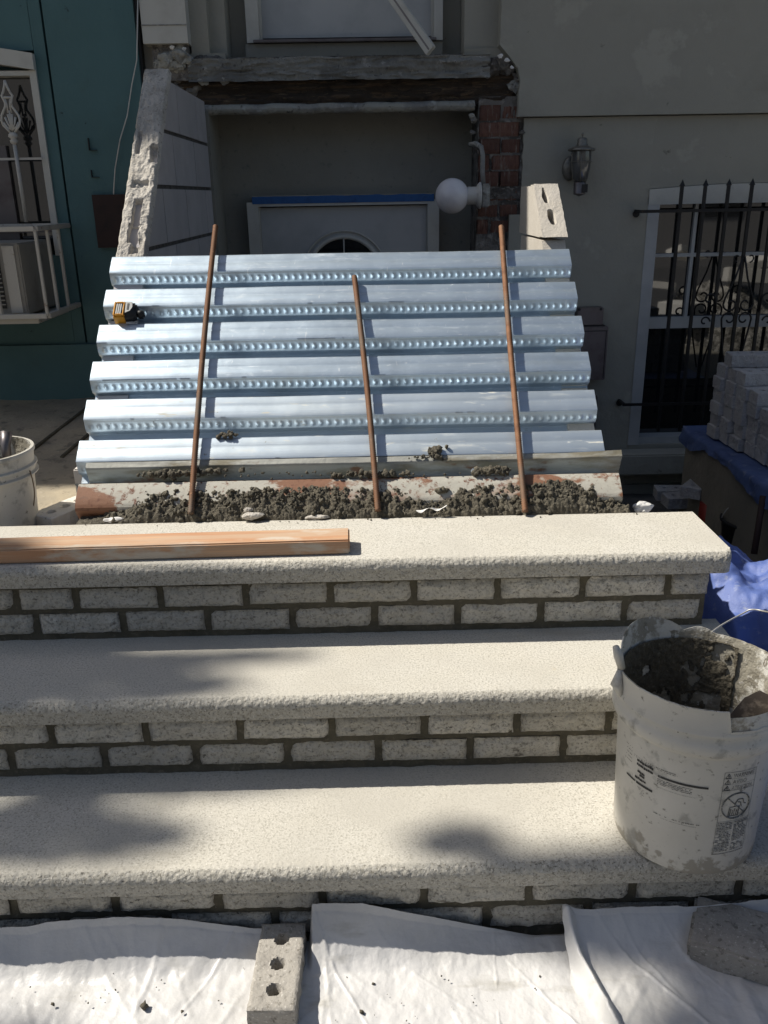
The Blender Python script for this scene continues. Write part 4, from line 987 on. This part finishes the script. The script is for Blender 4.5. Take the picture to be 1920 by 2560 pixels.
# left ear: torn plastic tab and grip of the bail
b = B().tube([cylp(180, .372, .004), cylp(180, .40, .012), cylp(180, .418, .018)], [.007, .009, .006], 8); b.obj('bail_grip', 'bucket', bk, True)
b = B().tube([cylp(184, .318, .004), cylp(183, .345, .014), cylp(181, .37, .008)], [.004, .012, .005], 8); b.obj('handle_ear', 'bucket', bk, True)
# wire handle: rises from behind the rim to the upper right and returns to the right ear
wp = [U(1690, 1640, Y=1.60), U(1740, 1610, Y=1.66), U(1800, 1565, Y=1.70), U(1858, 1533, Y=1.72), U(1878, 1524, Y=1.72), U(1910, 1528, Y=1.70), U(1960, 1545, Y=1.62), U(2010, 1640, Y=1.45), U(1990, 1760, Y=1.30)]
wp = [Vector(p)-BC for p in wp]+[cylp(327, .306, .022)]
wp = [cylp(100, .33, -.004)]+wp
sm = []
for i in range(len(wp)-1):
    for k in range(6):
        t = k/6; p0 = wp[max(0, i-1)]; p1 = wp[i]; p2 = wp[i+1]; p3 = wp[min(len(wp)-1, i+2)]
        sm.append(.5*((2*p1)+(p2-p0)*t+(2*p0-5*p1+4*p2-p3)*t*t+(3*p1-p0-3*p2+p3)*t**3))
sm.append(wp[-1])
B().tube(sm, .0019, 7).obj('wire_handle', 'wire', bk, True)
# torn vertical slit
b = B().tube([cylp(236, .315, .004), cylp(236.5, .34, .0012), cylp(236, .368, .0)], .0012, 5); b.obj('tear', 'black', bk)
# ---- printing on the bucket
def wrapxy(a0, z0, slant=0.):
    """map flat (x right, y up) print coordinates on to the bucket side; a0 = plan angle of origin"""
    def f(x, y):
        z = z0+y; rr = lerp(BR0, BR1-.006, z/(BH*.80)); a = a0+math.degrees(x/rr)
        th = radians(a); X, Yy, Z_ = bwarp((rr+.0007)*cos(th), (rr+.0007)*sin(th), z); return (X, Yy, Z_)
    return f
def print_rects(name, rects, a0, z0, m, sc_=1.):
    rects = [(a*sc_, b_, c*sc_, d_) for a, b_, c, d_ in rects]
    f = wrapxy(a0, z0); b = B()
    for (x0, y0, x1, y1) in rects:
        k = max(1, int((x1-x0)/.006)); vs = []; fs = []
        for i in range(k+1):
            x = x0+(x1-x0)*i/k; vs += [f(x, y0), f(x, y1)]
        for i in range(k): fs.append((2*i, 2*i+2, 2*i+3, 2*i+1))
        b.add(vs, fs)
    me = bpy.data.meshes.new(name); me.from_pydata(b.v, [], b.f); return link(name, me, m, bk)
def print_text(body, size, x, y, a0, z0, m, name='lettering', sx=1.):
    c = bpy.data.curves.new('t', 'FONT'); c.body = body; c.size = size; c.resolution_u = 2
    to = bpy.data.objects.new('t', c); COL.objects.link(to)
    dg = bpy.context.evaluated_depsgraph_get(); me = bpy.data.meshes.new_from_object(to.evaluated_get(dg))
    bpy.data.objects.remove(to); bpy.data.curves.remove(c)
    f = wrapxy(a0, z0)
    for v in me.vertices: v.co = f(x+v.co.x*sx, y+v.co.y)
    me.materials.clear(); return link(name, me, m, bk)
# warning panel (right)
A0 = 271; Z0 = .055; PW = .066; PH = .185
t_ = .0008
rc = [(0, 0, PW, t_*1.6), (0, PH, PW, PH+t_), (0, 0, t_, PH), (PW-t_, 0, PW, PH), (0, PH-.014, PW, PH-.0136), (0, PH-.027, PW, PH-.0266), (0, PH-.040, PW, PH-.039), (0, .075, PW, .0756)]
random.seed(21)
for col_ in range(2):
    y = .071
    while y > .006:
        x = .002+col_*.033
        while x < .029+col_*.033:
            wd = random.uniform(.002, .007); 
            if random.random() < .9 and (y > .03 or col_ == 0 or random.random() < .6): rc.append((x, y, min(x+wd, .031+col_*.033), y+.0016))
            x += wd+.001
        y -= .0036
print_rects('warning_panel', rc, A0, Z0, 'ink')
for k, (w1) in enumerate(('WARNING', 'AVISO', 'WARNUNG')):
    print_text(w1 if k < 2 else 'ATENCION', .0125 if k < 1 else .0115, .0175, PH-.0118-.0131*k, A0, Z0, 'ink', sx=.72 if k != 1 else .9)
f = wrapxy(A0, Z0); b = B()
for k in range(3):
    y = PH-.0122-.0131*k; tri = [(.003, y), (.014, y), (.0085, y+.0095)]
    for i in range(3):
        p, q = tri[i], tri[(i+1) % 3]; b.tube([f(*p), f(*q)], .0007, 4)
    b.tube([f(.0085, y+.002), f(.0085, y+.006)], .0008, 4)
cxp, cyp, rp = PW/2, .109, .028
b.tube([f(cxp+rp*cos(2*pi*i/40), cyp+rp*sin(2*pi*i/40)) for i in range(41)], .0014, 5)
b.tube([f(cxp-rp*.72, cyp+rp*.72), f(cxp, cyp), f(cxp+rp*.72, cyp-rp*.72)], .0012, 5)
# a child reaching head first into a bucket, in outline
b.tube([f(cxp-.014, cyp-.022), f(cxp-.013, cyp-.002), f(cxp+.007, cyp-.002), f(cxp+.006, cyp-.022), f(cxp-.014, cyp-.022)], .0008, 4)
b.tube([f(cxp-.004, cyp-.001), f(cxp-.002, cyp+.008), f(cxp+.002, cyp+.014), f(cxp+.012, cyp+.013), f(cxp+.016, cyp+.002), f(cxp+.020, cyp+.001)], .0009, 4)
b.tube([f(cxp+.002, cyp+.008), f(cxp+.008, cyp+.006), f(cxp+.011, cyp-.004)], .0009, 4)
for i in range(5): b.tube([f(cxp-.011+i*.004, cyp-.020), f(cxp-.010+i*.004, cyp-.006-(i % 2)*.003)], .0007, 4)
b.obj('pictogram', 'ink', bk)
# left printed label: lines of worn type
def textlines(x0, x1, y, h, gap=.0008, dens=.85):
    out = []; x = x0
    while x < x1:
        wd = random.uniform(.0006, .0016)*h/.0015*.8
        if random.random() < dens: out.append((x, y+random.uniform(0, h*.2), min(x1, x+wd), y+h*random.uniform(.8, 1)))
        x += wd+gap*random.uniform(.3, 1)
    return out
rc = [(.052, .168, .118, .1725), (-.002, .1285, .017, .1325), (.019, .128, .046, .133)]
for k in range(4): rc += textlines(.052, .098, .163-.0034*k, .0018)
rc += textlines(.054, .103, .146, .001, dens=.95)
for k in range(2): rc += textlines(.012, .078, .186-.003*k, .0016, dens=.7)
for (x0, y0, n_, w_) in ((0.0, .196, 5, .010),):
    for k in range(n_): rc += textlines(x0-.006, x0+w_-.002, y0-.008*k, .0018, dens=.7)
for k in range(2): rc += textlines(.018, .045, .176-.0085*k, .0062, .0006, .97)
for k, xw in enumerate((.012, .009)): rc += textlines(.02+.004*k, .034, .153-.006*k, .0055, .0006, .9)
rc += textlines(.016, .038, .138, .006, .0006, .97)
for k in range(5): rc += textlines(.022+.002*k, .034, .121-.003*k, .0014, dens=.7)
rc += textlines(.050, .112, .086, .002, dens=.7)
rc += textlines(.060, .108, .081, .001, dens=.9)
print_rects('printed_label', rc, 196, Z0-.02, 'ink_dark', 1.35)['kind'] = 'stuff'
# left bucket
b2, _w = bucket('bucket', (-1.105, 2.30, .405), 0, 'white bucket with dirty rim standing behind the left end of the top step', None, .37, .125, .148)
bb = Vector((-1.105, 2.30, .405))
B().tube([(.155*cos(radians(a)), .155*sin(radians(a))*(.35)-.09*sin(radians(40))*0-.03, .30-.20*sin(radians(a*1.0))) for a in range(-5, 186, 8)], .0018, 6).obj('wire_handle', 'wire_rust', b2, True)
o = B().tube([(0, 0, 0), (-.01, .03, .06), (-.01, .05, .095)], [.012, .014, .017], 10).obj('tool_handle', 'meter', smooth=True); o.location = (-1.05, 2.36, .70)
tag(o, 'rounded grey tool handle poking out of the left bucket', 'tool')
def inm2(a, b):
    r = .13*b; th = a*2*pi; x, y = r*cos(th), r*sin(th); return (x, y, .22+.012*fbm(x*18, y*18, 1., 4))
o = link('bucket_mortar', gridmesh('bucket_mortar', 60, 24, inm2), 'wet_mortar', smooth=True); o.location = bb
o['kind'] = 'stuff'; tag(o, 'dark mortar inside the left bucket', 'mortar')

# ================================================================== TAPE MEASURE
tm = thing('tape_measure', 'small orange and black tape measure resting on the second rib of the decking', 'tape measure')
c = onpl(322, 792, -.01)
m4 = Matrix.Translation(c+DN*.022) @ Matrix(((1, 0, 0, 0), (0, -DS.y, DN.y, 0), (0, -DS.z, DN.z, 0), (0, 0, 0, 1)))
B().box(-.030, .030, -.028, .028, -.020, .014, m4, .007).obj('case', 'rubber', tm, True)
b = B()
for (x0, x1, y0, y1) in ((-.036, -.030, -.027, .027), (-.008, -.003, -.027, .027), (-.030, -.008, .020, .027), (-.030, -.008, -.027, -.021)):
    b.box(x0, x1, y0, y1, -.004, .018, m4, .002)
b.box(-.036, -.003, -.030, -.026, -.02, .010, m4, .001)
b.obj('front_shell', 'yellow', tm)
b = B()
for k in range(3): b.box(-.029+.006*k, -.025+.006*k, -.020, .019, .008, .0155, m4)
b.obj('label_stripe', 'chrome', tm)
b = B(); b.add([(x, y, z) for x, y in ((-.002, .026), (.018, .024), (.020, .004), (.014, -.010), (.0, -.018)) for z in (.0142, .0165)], [(0, 2, 4, 6, 8), (9, 7, 5, 3, 1), (0, 1, 3, 2), (2, 3, 5, 4), (4, 5, 7, 6), (6, 7, 9, 8), (8, 9, 1, 0)], m4); b.obj('badge', 'chrome', tm)
B().box(.004, .010, -.006, .018, .0168, .0175, m4, .0).obj('badge_mark', 'black', tm)
B().box(.030, .052, -.016, .004, -.02, .006, m4, .005).obj('belt_clip', 'rubber', tm, True)

# ================================================================== PLASTIC SHEETS on the lowest step
def crease(x, y, pts):
    h = 0
    for (x0, y0, a, amp, wdt) in pts:
        d = (x-x0)*cos(a)+(y-y0)*sin(a); al = -(x-x0)*sin(a)+(y-y0)*cos(a)
        h += amp*max(0, 1-abs(d)/wdt)*math.exp(-(al/.18)**2)
    return h
random.seed(31)
CR = [(random.uniform(-1.1, 1.1), random.uniform(.95, 1.3), random.uniform(-.9, .9) if random.random() < .7 else random.uniform(0, pi), random.uniform(.001, .004), random.choice([.005, .008, .02, .035])) for _ in range(64)]
def sheet(name, xl, xr, top, label, z0, seed, extra=None, nx=360, ny=200, y0=.86):
    def f(a, b):
        x = xl+(xr-xl)*a; x += .012*fbm(b*3+seed, 1.)*(1 if a > .5 else 1)
        tz = top(x)              # how far the sheet is drawn up against the riser (short of it when negative)
        tz *= max(.04, min(1, (abs(x+.182)-.034)/.010)) if tz > 0 else 1
        yend = min(1.298, 1.300+min(0, tz))
        y = y0+(yend-y0)*(1-(1-b)**1.35); d = 1.298-y
        z = z0+(max(0, tz)*max(0, 1-d/.085)**1.7)
        h = .007*max(-.4, fbm(x*4+seed, y*4, 1.))+.004*fbm(x*11+seed, y*9, 4.)+crease(x, y, CR)+.0012*fbm(x*45, y*30, seed)
        h = max(0, h+.004)
        if extra: h += extra(x, y)
        z += h*min(1, (1.30-y)/.02+.25); y -= .004*(1-min(1, d/.01))
        return (x, y, z+.006)
    me = gridmesh(name, nx, ny, f); o = link(name, me, 'sheet', smooth=True)
    return tag(o, label, 'plastic sheet', 'white plastic sheets covering the lowest step')
sheet('plastic_sheet', -1.25, -.135, lambda x: .075+.012*sin(x*9)+.01*fbm(x*6, 1.)-.05*max(0, (x+.5))*1.0, 'white plastic sheet with mortar spots on the lowest step, left of the three hole brick', .010, 1.)
sheet('plastic_sheet', -.17, .42, lambda x: .10-.02*0-.28*max(0, x+.04)*(1 if x < .22 else 1)+(.0) if x < .30 else .005+.0*x, 'smooth white plastic sheet on the lowest step between the brick and the folded edge', .016, 5.)
def fold(x, y):
    xe = .362+(1.28-y)*.20
    return .030*math.exp(-((x-xe)/.012)**2)
sheet('plastic_sheet', .352, 1.30, lambda x: .065-.01*fbm(x*7, 2.)+.03*max(0, x-.5), 'white plastic sheet with raised folded left edge, right part of the lowest step', .022, 9., extra=fold)
# mud specks on the sheets
pts = []; random.seed(8)
for _ in range(120):
    x = random.uniform(-.95, .95); y = random.uniform(1.0, 1.24); pts.append(((x, y, .030), random.choice([.0008, .001, .0012, .0016, .002])))
for (u, v, r_) in [(360, 2510, .007), (132, 2508, .0035), (905, 2527, .005), (1518, 2443, .0045), (1562, 2505, .005), (1692, 2473, .003), (1560, 2420, .003), (455, 2525, .003), (934, 2456, .003), (1525, 2467, .002), (220, 2505, .002)]:
    p = U(u, v, Z=.032); pts.append(((p.x, p.y, .029), r_))
o = crumbs('mortar_specks', pts); o['kind'] = 'stuff'; tag(o, 'dark specks of dried mortar dropped on the white plastic sheets', 'mortar')
# three-hole brick
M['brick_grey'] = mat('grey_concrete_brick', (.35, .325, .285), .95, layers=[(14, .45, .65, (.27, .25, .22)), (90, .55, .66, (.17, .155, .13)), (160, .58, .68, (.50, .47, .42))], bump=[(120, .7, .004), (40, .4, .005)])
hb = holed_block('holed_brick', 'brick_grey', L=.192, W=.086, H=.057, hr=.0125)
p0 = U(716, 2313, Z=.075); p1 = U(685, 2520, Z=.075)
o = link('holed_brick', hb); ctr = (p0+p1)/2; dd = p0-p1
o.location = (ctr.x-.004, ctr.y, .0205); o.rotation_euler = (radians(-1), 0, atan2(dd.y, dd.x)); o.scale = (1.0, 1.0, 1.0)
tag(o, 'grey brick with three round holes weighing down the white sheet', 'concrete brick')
# corner paver
def pav():
    b = bmesh.new(); bmesh.ops.create_cube(b, size=1)
    for v in b.verts: v.co = Vector((v.co.x*.24, v.co.y*.12, v.co.z*.062))
    bmesh.ops.bevel(b, geom=b.edges[:], offset=.006, segments=2, affect='EDGES'); bmesh.ops.subdivide_edges(b, edges=b.edges[:], cuts=5, use_grid_fill=True)
    for v in b.verts:
        q = v.co; e = .0035*fbm(q.x*30, q.y*30, q.z*30, 4); v.co = q+Vector((e*.6, e, e*.5*(1 if abs(q.z) < .03 else .3)))
    me = bpy.data.meshes.new('paver'); b.to_mesh(me); b.free(); return me
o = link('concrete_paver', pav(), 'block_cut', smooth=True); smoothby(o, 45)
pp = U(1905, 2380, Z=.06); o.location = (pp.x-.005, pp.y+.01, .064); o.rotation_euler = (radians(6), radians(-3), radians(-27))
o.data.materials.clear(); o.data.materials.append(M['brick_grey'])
tag(o, 'chipped grey concrete block in the shade at the bottom right corner', 'concrete block')

# ================================================================== RIGHT YARD
WX = 1.45
lowwall = link('garden_wall', B().box(WX, WX+.9, 1.2, 3.78, -.3, .385).mesh('garden_wall'), 'tan')
tag(lowwall, 'low olive grey rendered wall under the brick stack at the right', 'low wall')
def drape(a, b):
    y = 2.2+1.62*a; t = b
    x0 = WX+.5; tot = .5+.05+.02*fbm(y*5, 1.)+.02*sin(y*7)
    s = t*tot
    if s < .5: x, z = x0-s, .392+.006*abs(fbm(s*9, y*8))
    else: x, z = WX-.008-.02*(s-.5)/.1-.008*fbm(s*20, y*12), .392-(s-.5)+.004*fbm(y*20, s*20)
    if a > .93: z = min(z, .395)
    return (x, y, z)
o = link('blue_tarpaulin', gridmesh('blue_tarpaulin', 140, 60, drape), mat('dull_blue_tarpaulin', (.07, .11, .24), .6, layers=[(9, .45, .65, (.05, .08, .19)), (24, .58, .70, (.16, .19, .28))], bump=[(14, .3, .015)]), smooth=True); tag(o, 'blue tarpaulin spread on the low wall under the brick stack', 'tarpaulin')  # duller, greyer blue than the heaped tarpaulin
# brick stack
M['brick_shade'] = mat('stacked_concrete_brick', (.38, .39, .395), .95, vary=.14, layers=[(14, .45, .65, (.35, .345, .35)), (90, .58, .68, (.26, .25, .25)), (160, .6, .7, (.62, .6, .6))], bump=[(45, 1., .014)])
sb = holed_block('concrete_brick', 'brick_shade', L=.19, W=.09, H=.052, hr=.009)
def sbrick(x, y, z, rz, label):
    o = link('concrete_brick', sb); o.location = (x, y, z); o.rotation_euler = (0, 0, rz); return tag(o, label, 'concrete brick', 'grey concrete bricks stacked on the tarpaulin covered wall')
random.seed(14)
X0 = WX+.04; z = .402; lay = 0; H_ = .0535
ordn = ['bottom', 'second', 'third', 'fourth', 'fifth', 'sixth', 'seventh', 'eighth', 'ninth']
# rows back to front: depth positions with number of layers each
cols_ = [(3.60, 6), (3.505, 6), (3.41, 5), (3.315, 5), (3.215, 4), (3.12, 2)]
for ci, (yy, nl) in enumerate(cols_):
    for l in range(nl):
        turned = (l % 2 == 1)
        for k in range(2):
            x = X0+.095+.192*k+random.uniform(-.007, .007)
            rowname = ['rearmost', 'second rearmost', 'third rearmost', 'fourth rearmost', 'second nearest', 'nearest'][ci]
            nm = ['left', 'right'][k]
            sbrick(x+.012*ci, yy+random.uniform(-.005, .005), z+l*H_, random.uniform(-.04, .04), f'grey brick at {nm} of the {ordn[l]} layer, {rowname} row of the wall stack')
o = sbrick(X0+.115, 3.44, z+5*H_+.001, .06, 'grey concrete brick alone on top of the third row of the wall stack')
o = sbrick(X0+.11, 3.555, z+6*H_+.001, -.05, 'topmost grey concrete brick at the back of the stack on the wall')
# three bricks on the yard
yz = -.07
def yb(u, v, Z, rz, label):
    p = U(u, v, Z=Z+.055); o = link('concrete_brick', sb); o.location = (p.x, p.y, Z); o.rotation_euler = (0, 0, rz); return tag(o, label, 'concrete brick', 'loose concrete bricks in the shaded yard behind the steps')
for k in range(3):
    yb(1713, 1235, -.07+.0535*k, -.15+.1*k, ['lowest front brick of the small pile in the shaded yard', 'middle front concrete brick of the small pile in the shaded yard', 'front top brick of the small yard pile, two dark holes showing'][k])
o = yb(1745, 1203, .13, .9, 'crosswise concrete brick leaning highest on the small pile in the shaded yard')
yb(1690, 1218, .035, -.12, 'concrete brick behind the front ones of the small pile in the shaded yard')
# red net, red container, plastic strip, pole
def net(a, b):
    x = 1.02+.30*a; y = 3.15+.35*b; return (x, y, -.06+.10*max(0, sin(pi*a)*sin(pi*b))+.02*fbm(x*30, y*30))
o = link('red_sack', gridmesh('red_sack', 50, 50, net), mat('red_mesh_sack', (.16, .03, .03), .8, layers=[(60, .52, .58, (.30, .28, .28)), (20, .5, .65, (.06, .02, .02))], bump=[(80, .8, .01)]), smooth=True)
tag(o, 'crumpled dark red mesh sack on the shaded ground behind the steps', 'sack')
o = link('rubbish_sheet', gridmesh('rubbish_sheet', 50, 20, lambda a, b: (.86+.42*a, 2.98+.16*b, .0+.02*fbm(a*9, b*5)+.01*sin(a*20))), mat('dirty_film', (.30, .29, .28), .5, layers=[(20, .5, .6, (.10, .095, .09)), (50, .55, .65, (.42, .41, .4))], bump=[(30, .6, .02)]), smooth=True)
tag(o, 'dirty strip of pale film lying in the shade behind the steps', 'plastic film')
rc_ = thing('fuel_can', 'dark red plastic can standing in the shade beside the low wall', 'can')
p = U(1805, 1325, Z=.02); 
b = B().box(-.065, .065, -.05, .05, 0, .22, bev=.02); o = b.obj('body', 'red', rc_, True); 
b = B().tube([(-.04, 0, .215), (-.03, 0, .25), (.03, 0, .25), (.045, 0, .215)], .011, 8); b.obj('handle', 'red', rc_, True)
B().lathe([(0, .245), (.02, .245), (.02, .215), (.022, .21)], 14, (.05, .02, 0)).obj('cap', 'black', rc_, True)
rc_.location = (p.x-.02, p.y+.05, -.07); rc_.rotation_euler = (0, 0, .5)
dk_ = thing('black_bucket', 'black rubber bucket in the shade between the steps and the low wall', 'bucket')
dk_.location = (p.x+.03, p.y-.22, -.08)
B().lathe([(0, .0), (.09, 0), (.10, .004), (.125, .22), (.132, .225), (.132, .235), (.122, .235), (.098, .01), (0, .01)], 30).obj('body', 'rubber', dk_, True)
B().tube([(.128*cos(a*pi/12), .02, .22+.10*sin(a*pi/12)) for a in range(13)], .003, 6).obj('handle', 'wire', dk_, True)
pole = B().tube([U(1908, 1240, X=WX-.02)+Vector((0, 0, .0)), U(1885, 1385, X=WX-.06)], .012, 8).obj('pole', 'plug', smooth=True); tag(pole, 'dark slim pole leaning on the low wall at the right edge', 'pole')
# blue tarpaulins heap at the right of the steps
def heapf(x, y):
    h = .40+.14*fbm(x*2.6+3, y*2.6, 1., 3)+.03*abs(fbm(x*8, y*8, 5., 3))
    for (x0, y0, a, amp, wd) in HC:
        d = (x-x0)*cos(a)+(y-y0)*sin(a); al = -(x-x0)*sin(a)+(y-y0)*cos(a); h += amp*max(0, 1-abs(d)/wd/1.6)*math.exp(-(al/.35)**2)
    return min(h, .58)+.007*fbm(x*14, y*14, 3., 4)
random.seed(17)
HC = [(random.uniform(.9, 1.9), random.uniform(1.2, 2.6), random.uniform(0, pi), random.uniform(-.030, .040), random.uniform(.02, .06)) for _ in range(60)]
def blue1(a, b):
    x = .865+1.1*a; y = 1.05+1.62*b+.05*fbm(a*5, 2.); h = heapf(x, y)
    ed = min(a*1.1/.10, 1)
    z = -.08+max(.02, h)*(.6+.4*ed)*min(1, (1-b)*8+.1)
    return (x, y, z)
o = link('blue_tarpaulin', gridmesh('blue_tarpaulin', 200, 240, blue1), 'blue', smooth=True); tag(o, 'crumpled blue tarpaulin heaped right of the steps, part in sun', 'tarpaulin')
# rubble pile out in the sun (seen mirrored in the window)
rp = [(2.05, 2.3, .78, .35, .18, .05, .4, 'white board lying flat on the debris pile', 0.1), (2.35, 2.15, .98, .30, .14, .05, -.5, 'white board tilted on top of the debris pile', .35), (2.7, 2.4, .84, .28, .2, .1, .2, 'whitish block on the debris pile', .1), (2.2, 2.55, .62, .25, .2, .12, .9, 'pale block at the foot of the debris pile', 0), (2.95, 2.1, .92, .3, .16, .06, .7, 'pale slab at the right of the debris pile', -.3)]
for (x, y, z, a, b_, c_, rz, lb, tilt) in rp:
    o = B().box(-a/2, a/2, -b_/2, b_/2, -c_/2, c_/2, bev=.004).obj('debris_block', 'white_scrap'); o.location = (x, y, z); o.rotation_euler = (tilt, tilt*.6, rz); tag(o, lb, 'debris', 'white debris on the heap out of frame at the right')
o = link('debris_heap', gridmesh('debris_heap', 80, 60, lambda a, b: (1.9+1.5*a, 1.85+.9*b, -.1+.86*sin(pi*min(1, a*1.15))**.4*sin(pi*b)**.4+.07*fbm(a*9, b*7, 2.))), mat('pale_rubble', (.55, .53, .49), .9, layers=[(14, .5, .55, (.18, .17, .15)), (40, .55, .6, (.35, .33, .3))], bump=[(40, 1., .03)])); o['kind'] = 'stuff'
tag(o, 'heap of pale rubble at the far right, seen reflected in the window', 'rubble')

# ================================================================== STREET TREE (off to the left, its crown dapples the steps)
tree = thing('street_tree', 'leafy street tree off to the left whose crown dapples the steps', 'tree')
TX, TY = -7.6, 1.3
b = B().tube([(TX, TY, -.3), (TX+.05, TY+.05, 2), (TX-.05, TY+.1, 4), (TX+.1, TY+.4, 6.2)], [.22, .17, .14, .08], 12)
for a in range(9):
    th = a*.7; z = 4.2+a*.3; b.tube([(TX, TY+.2, z), (TX+1.1*cos(th), TY+.3+1.1*sin(th), z+1.0), (TX+2.2*cos(th), TY+.4+2.0*sin(th), z+1.9)], [.07, .04, .015], 7)
b.obj('trunk', 'bark', tree, True)
def shade(Xs, Ys):
    """how much crown stands between the sun and a point of the lowest tread (leaf density set from the wanted shade patches)"""
    d = 0
    for (cx_, cy_, rx_, ry_, k_) in BL:
        q = ((Xs-cx_)/rx_)**2+((Ys-cy_)/ry_)**2
        if q < 1: d = max(d, k_*(1-q**1.5))
    return d
# wanted shade patches; leaf clusters are placed up the sun ray to cast them
BL = []
def bl(u, v, Z, rx_, ry_, k_):
    p = U(u, v, Z=Z); t = (Z-.2); BL.append((p.x+.8*t, p.y-.2*t, rx_, ry_, k_))
bl(60, 1680, .418, .20, .055, .9); bl(320, 1670, .418, .15, .05, .6); bl(420, 1730, .418, .12, .03, .35)
bl(90, 2040, .215, .17, .06, .9); bl(1150, 2105, .215, .10, .055, .75); bl(1420, 2160, .215, .18, .04, .8)
bl(200, 1720, .418, .38, .09, .30); bl(150, 2090, .215, .30, .10, .22); bl(250, 1455, .60, .35, .03, .7); bl(-80, 1420, .62, .2, .1, .9)
BL.append((.84, 1.45, .10, .12, 1.)); BL.append((.62, 1.235, .25, .10, 1.)); BL.append((.80, 1.30, .16, .10, 1.)); BL.append((.70, 1.14, .4, .06, .8)); BL.append((.62, 1.34, .13, .06, 1.)); BL.append((.60, 1.06, .35, .1, .5)); BL.append((-.80, 1.07, .1, .12, .9))
lv = []; lf = []; random.seed(4)
cnt = 0; tries = 0
while cnt < 9000 and tries < 400000:
    tries += 1
    Xs = random.uniform(-3.2, 1.8); Ys = random.uniform(-1.6, 2.6); z = random.uniform(5.6, 8.2)
    vis = -2.2 < Xs < 1.0 and .98 < Ys < 3.4
    if vis:
        if random.random() > shade(Xs, Ys): continue
    else:
        if Ys > 1.6 and Xs > -1.4: continue
        if random.random() > (.10 if fbm(Xs*1.5, Ys*1.5, 3.) < 0 else .35): continue
    t = (z-.2); c = Vector((Xs-.8*t, Ys+.2*t, z))
    s = random.uniform(.025, .05); a = Vector((random.gauss(0, 1), random.gauss(0, 1), random.gauss(0, .5))).normalized(); b_ = a.orthogonal().normalized()
    n = len(lv); lv += [c-a*s, c+b_*s*.5, c+a*s, c-b_*s*.5]; lf.append((n, n+1, n+2, n+3)); cnt += 1
# extra dense leaves placed to cast those shade patches
for (cx_, cy_, rx_, ry_, k_) in BL:
    nl = int(1100*k_*rx_*ry_/.02)
    for _ in range(nl):
        a_ = random.uniform(0, 2*pi); q = sqrt(random.random())
        q = q*(.75+.25*random.random()); Xs = cx_+rx_*q*cos(a_); Ys = cy_+ry_*q*sin(a_); z = random.uniform(6.2, 7.8); t = z-.2
        c = Vector((Xs-.8*t, Ys+.2*t, z)); s = random.uniform(.02, .035)
        a = Vector((random.gauss(0, 1), random.gauss(0, 1), random.gauss(0, .5))).normalized(); b_ = a.orthogonal().normalized()
        n = len(lv); lv += [c-a*s, c+b_*s*.5, c+a*s, c-b_*s*.5]; lf.append((n, n+1, n+2, n+3))
me = bpy.data.meshes.new('crown'); me.from_pydata([tuple(v) for v in lv], [], lf); link('crown', me, 'leaf', tree)
print('leaves', len(lf))
# houses across the street (behind the viewer)
for k, (x0, x1, h_) in enumerate(((-14, -5, 8), (-4.9, 4, 8.6), (4.1, 13, 8))):
    hh = thing('row_house', ['brown street house opposite on the left', 'brown street house opposite in the middle', 'brown street house opposite on the right'][k], 'house')
    b = B().box(x0, x1, -20, -13, -.36, h_-2); b.obj('wall', 'render_house', hh)
    B().box(x0, x1, -20.1, -12.8, h_-2, h_-1.7).obj('roof', 'asphalt', hh)
    for i in range(3):
        for j in range(2):
            xx = x0+1.2+i*(x1-x0-2.4)/2-.5; B().box(xx, xx+1, -13.0, -12.98, .8+j*2.8, 2.4+j*2.8).obj('window', 'glass_dark', hh)
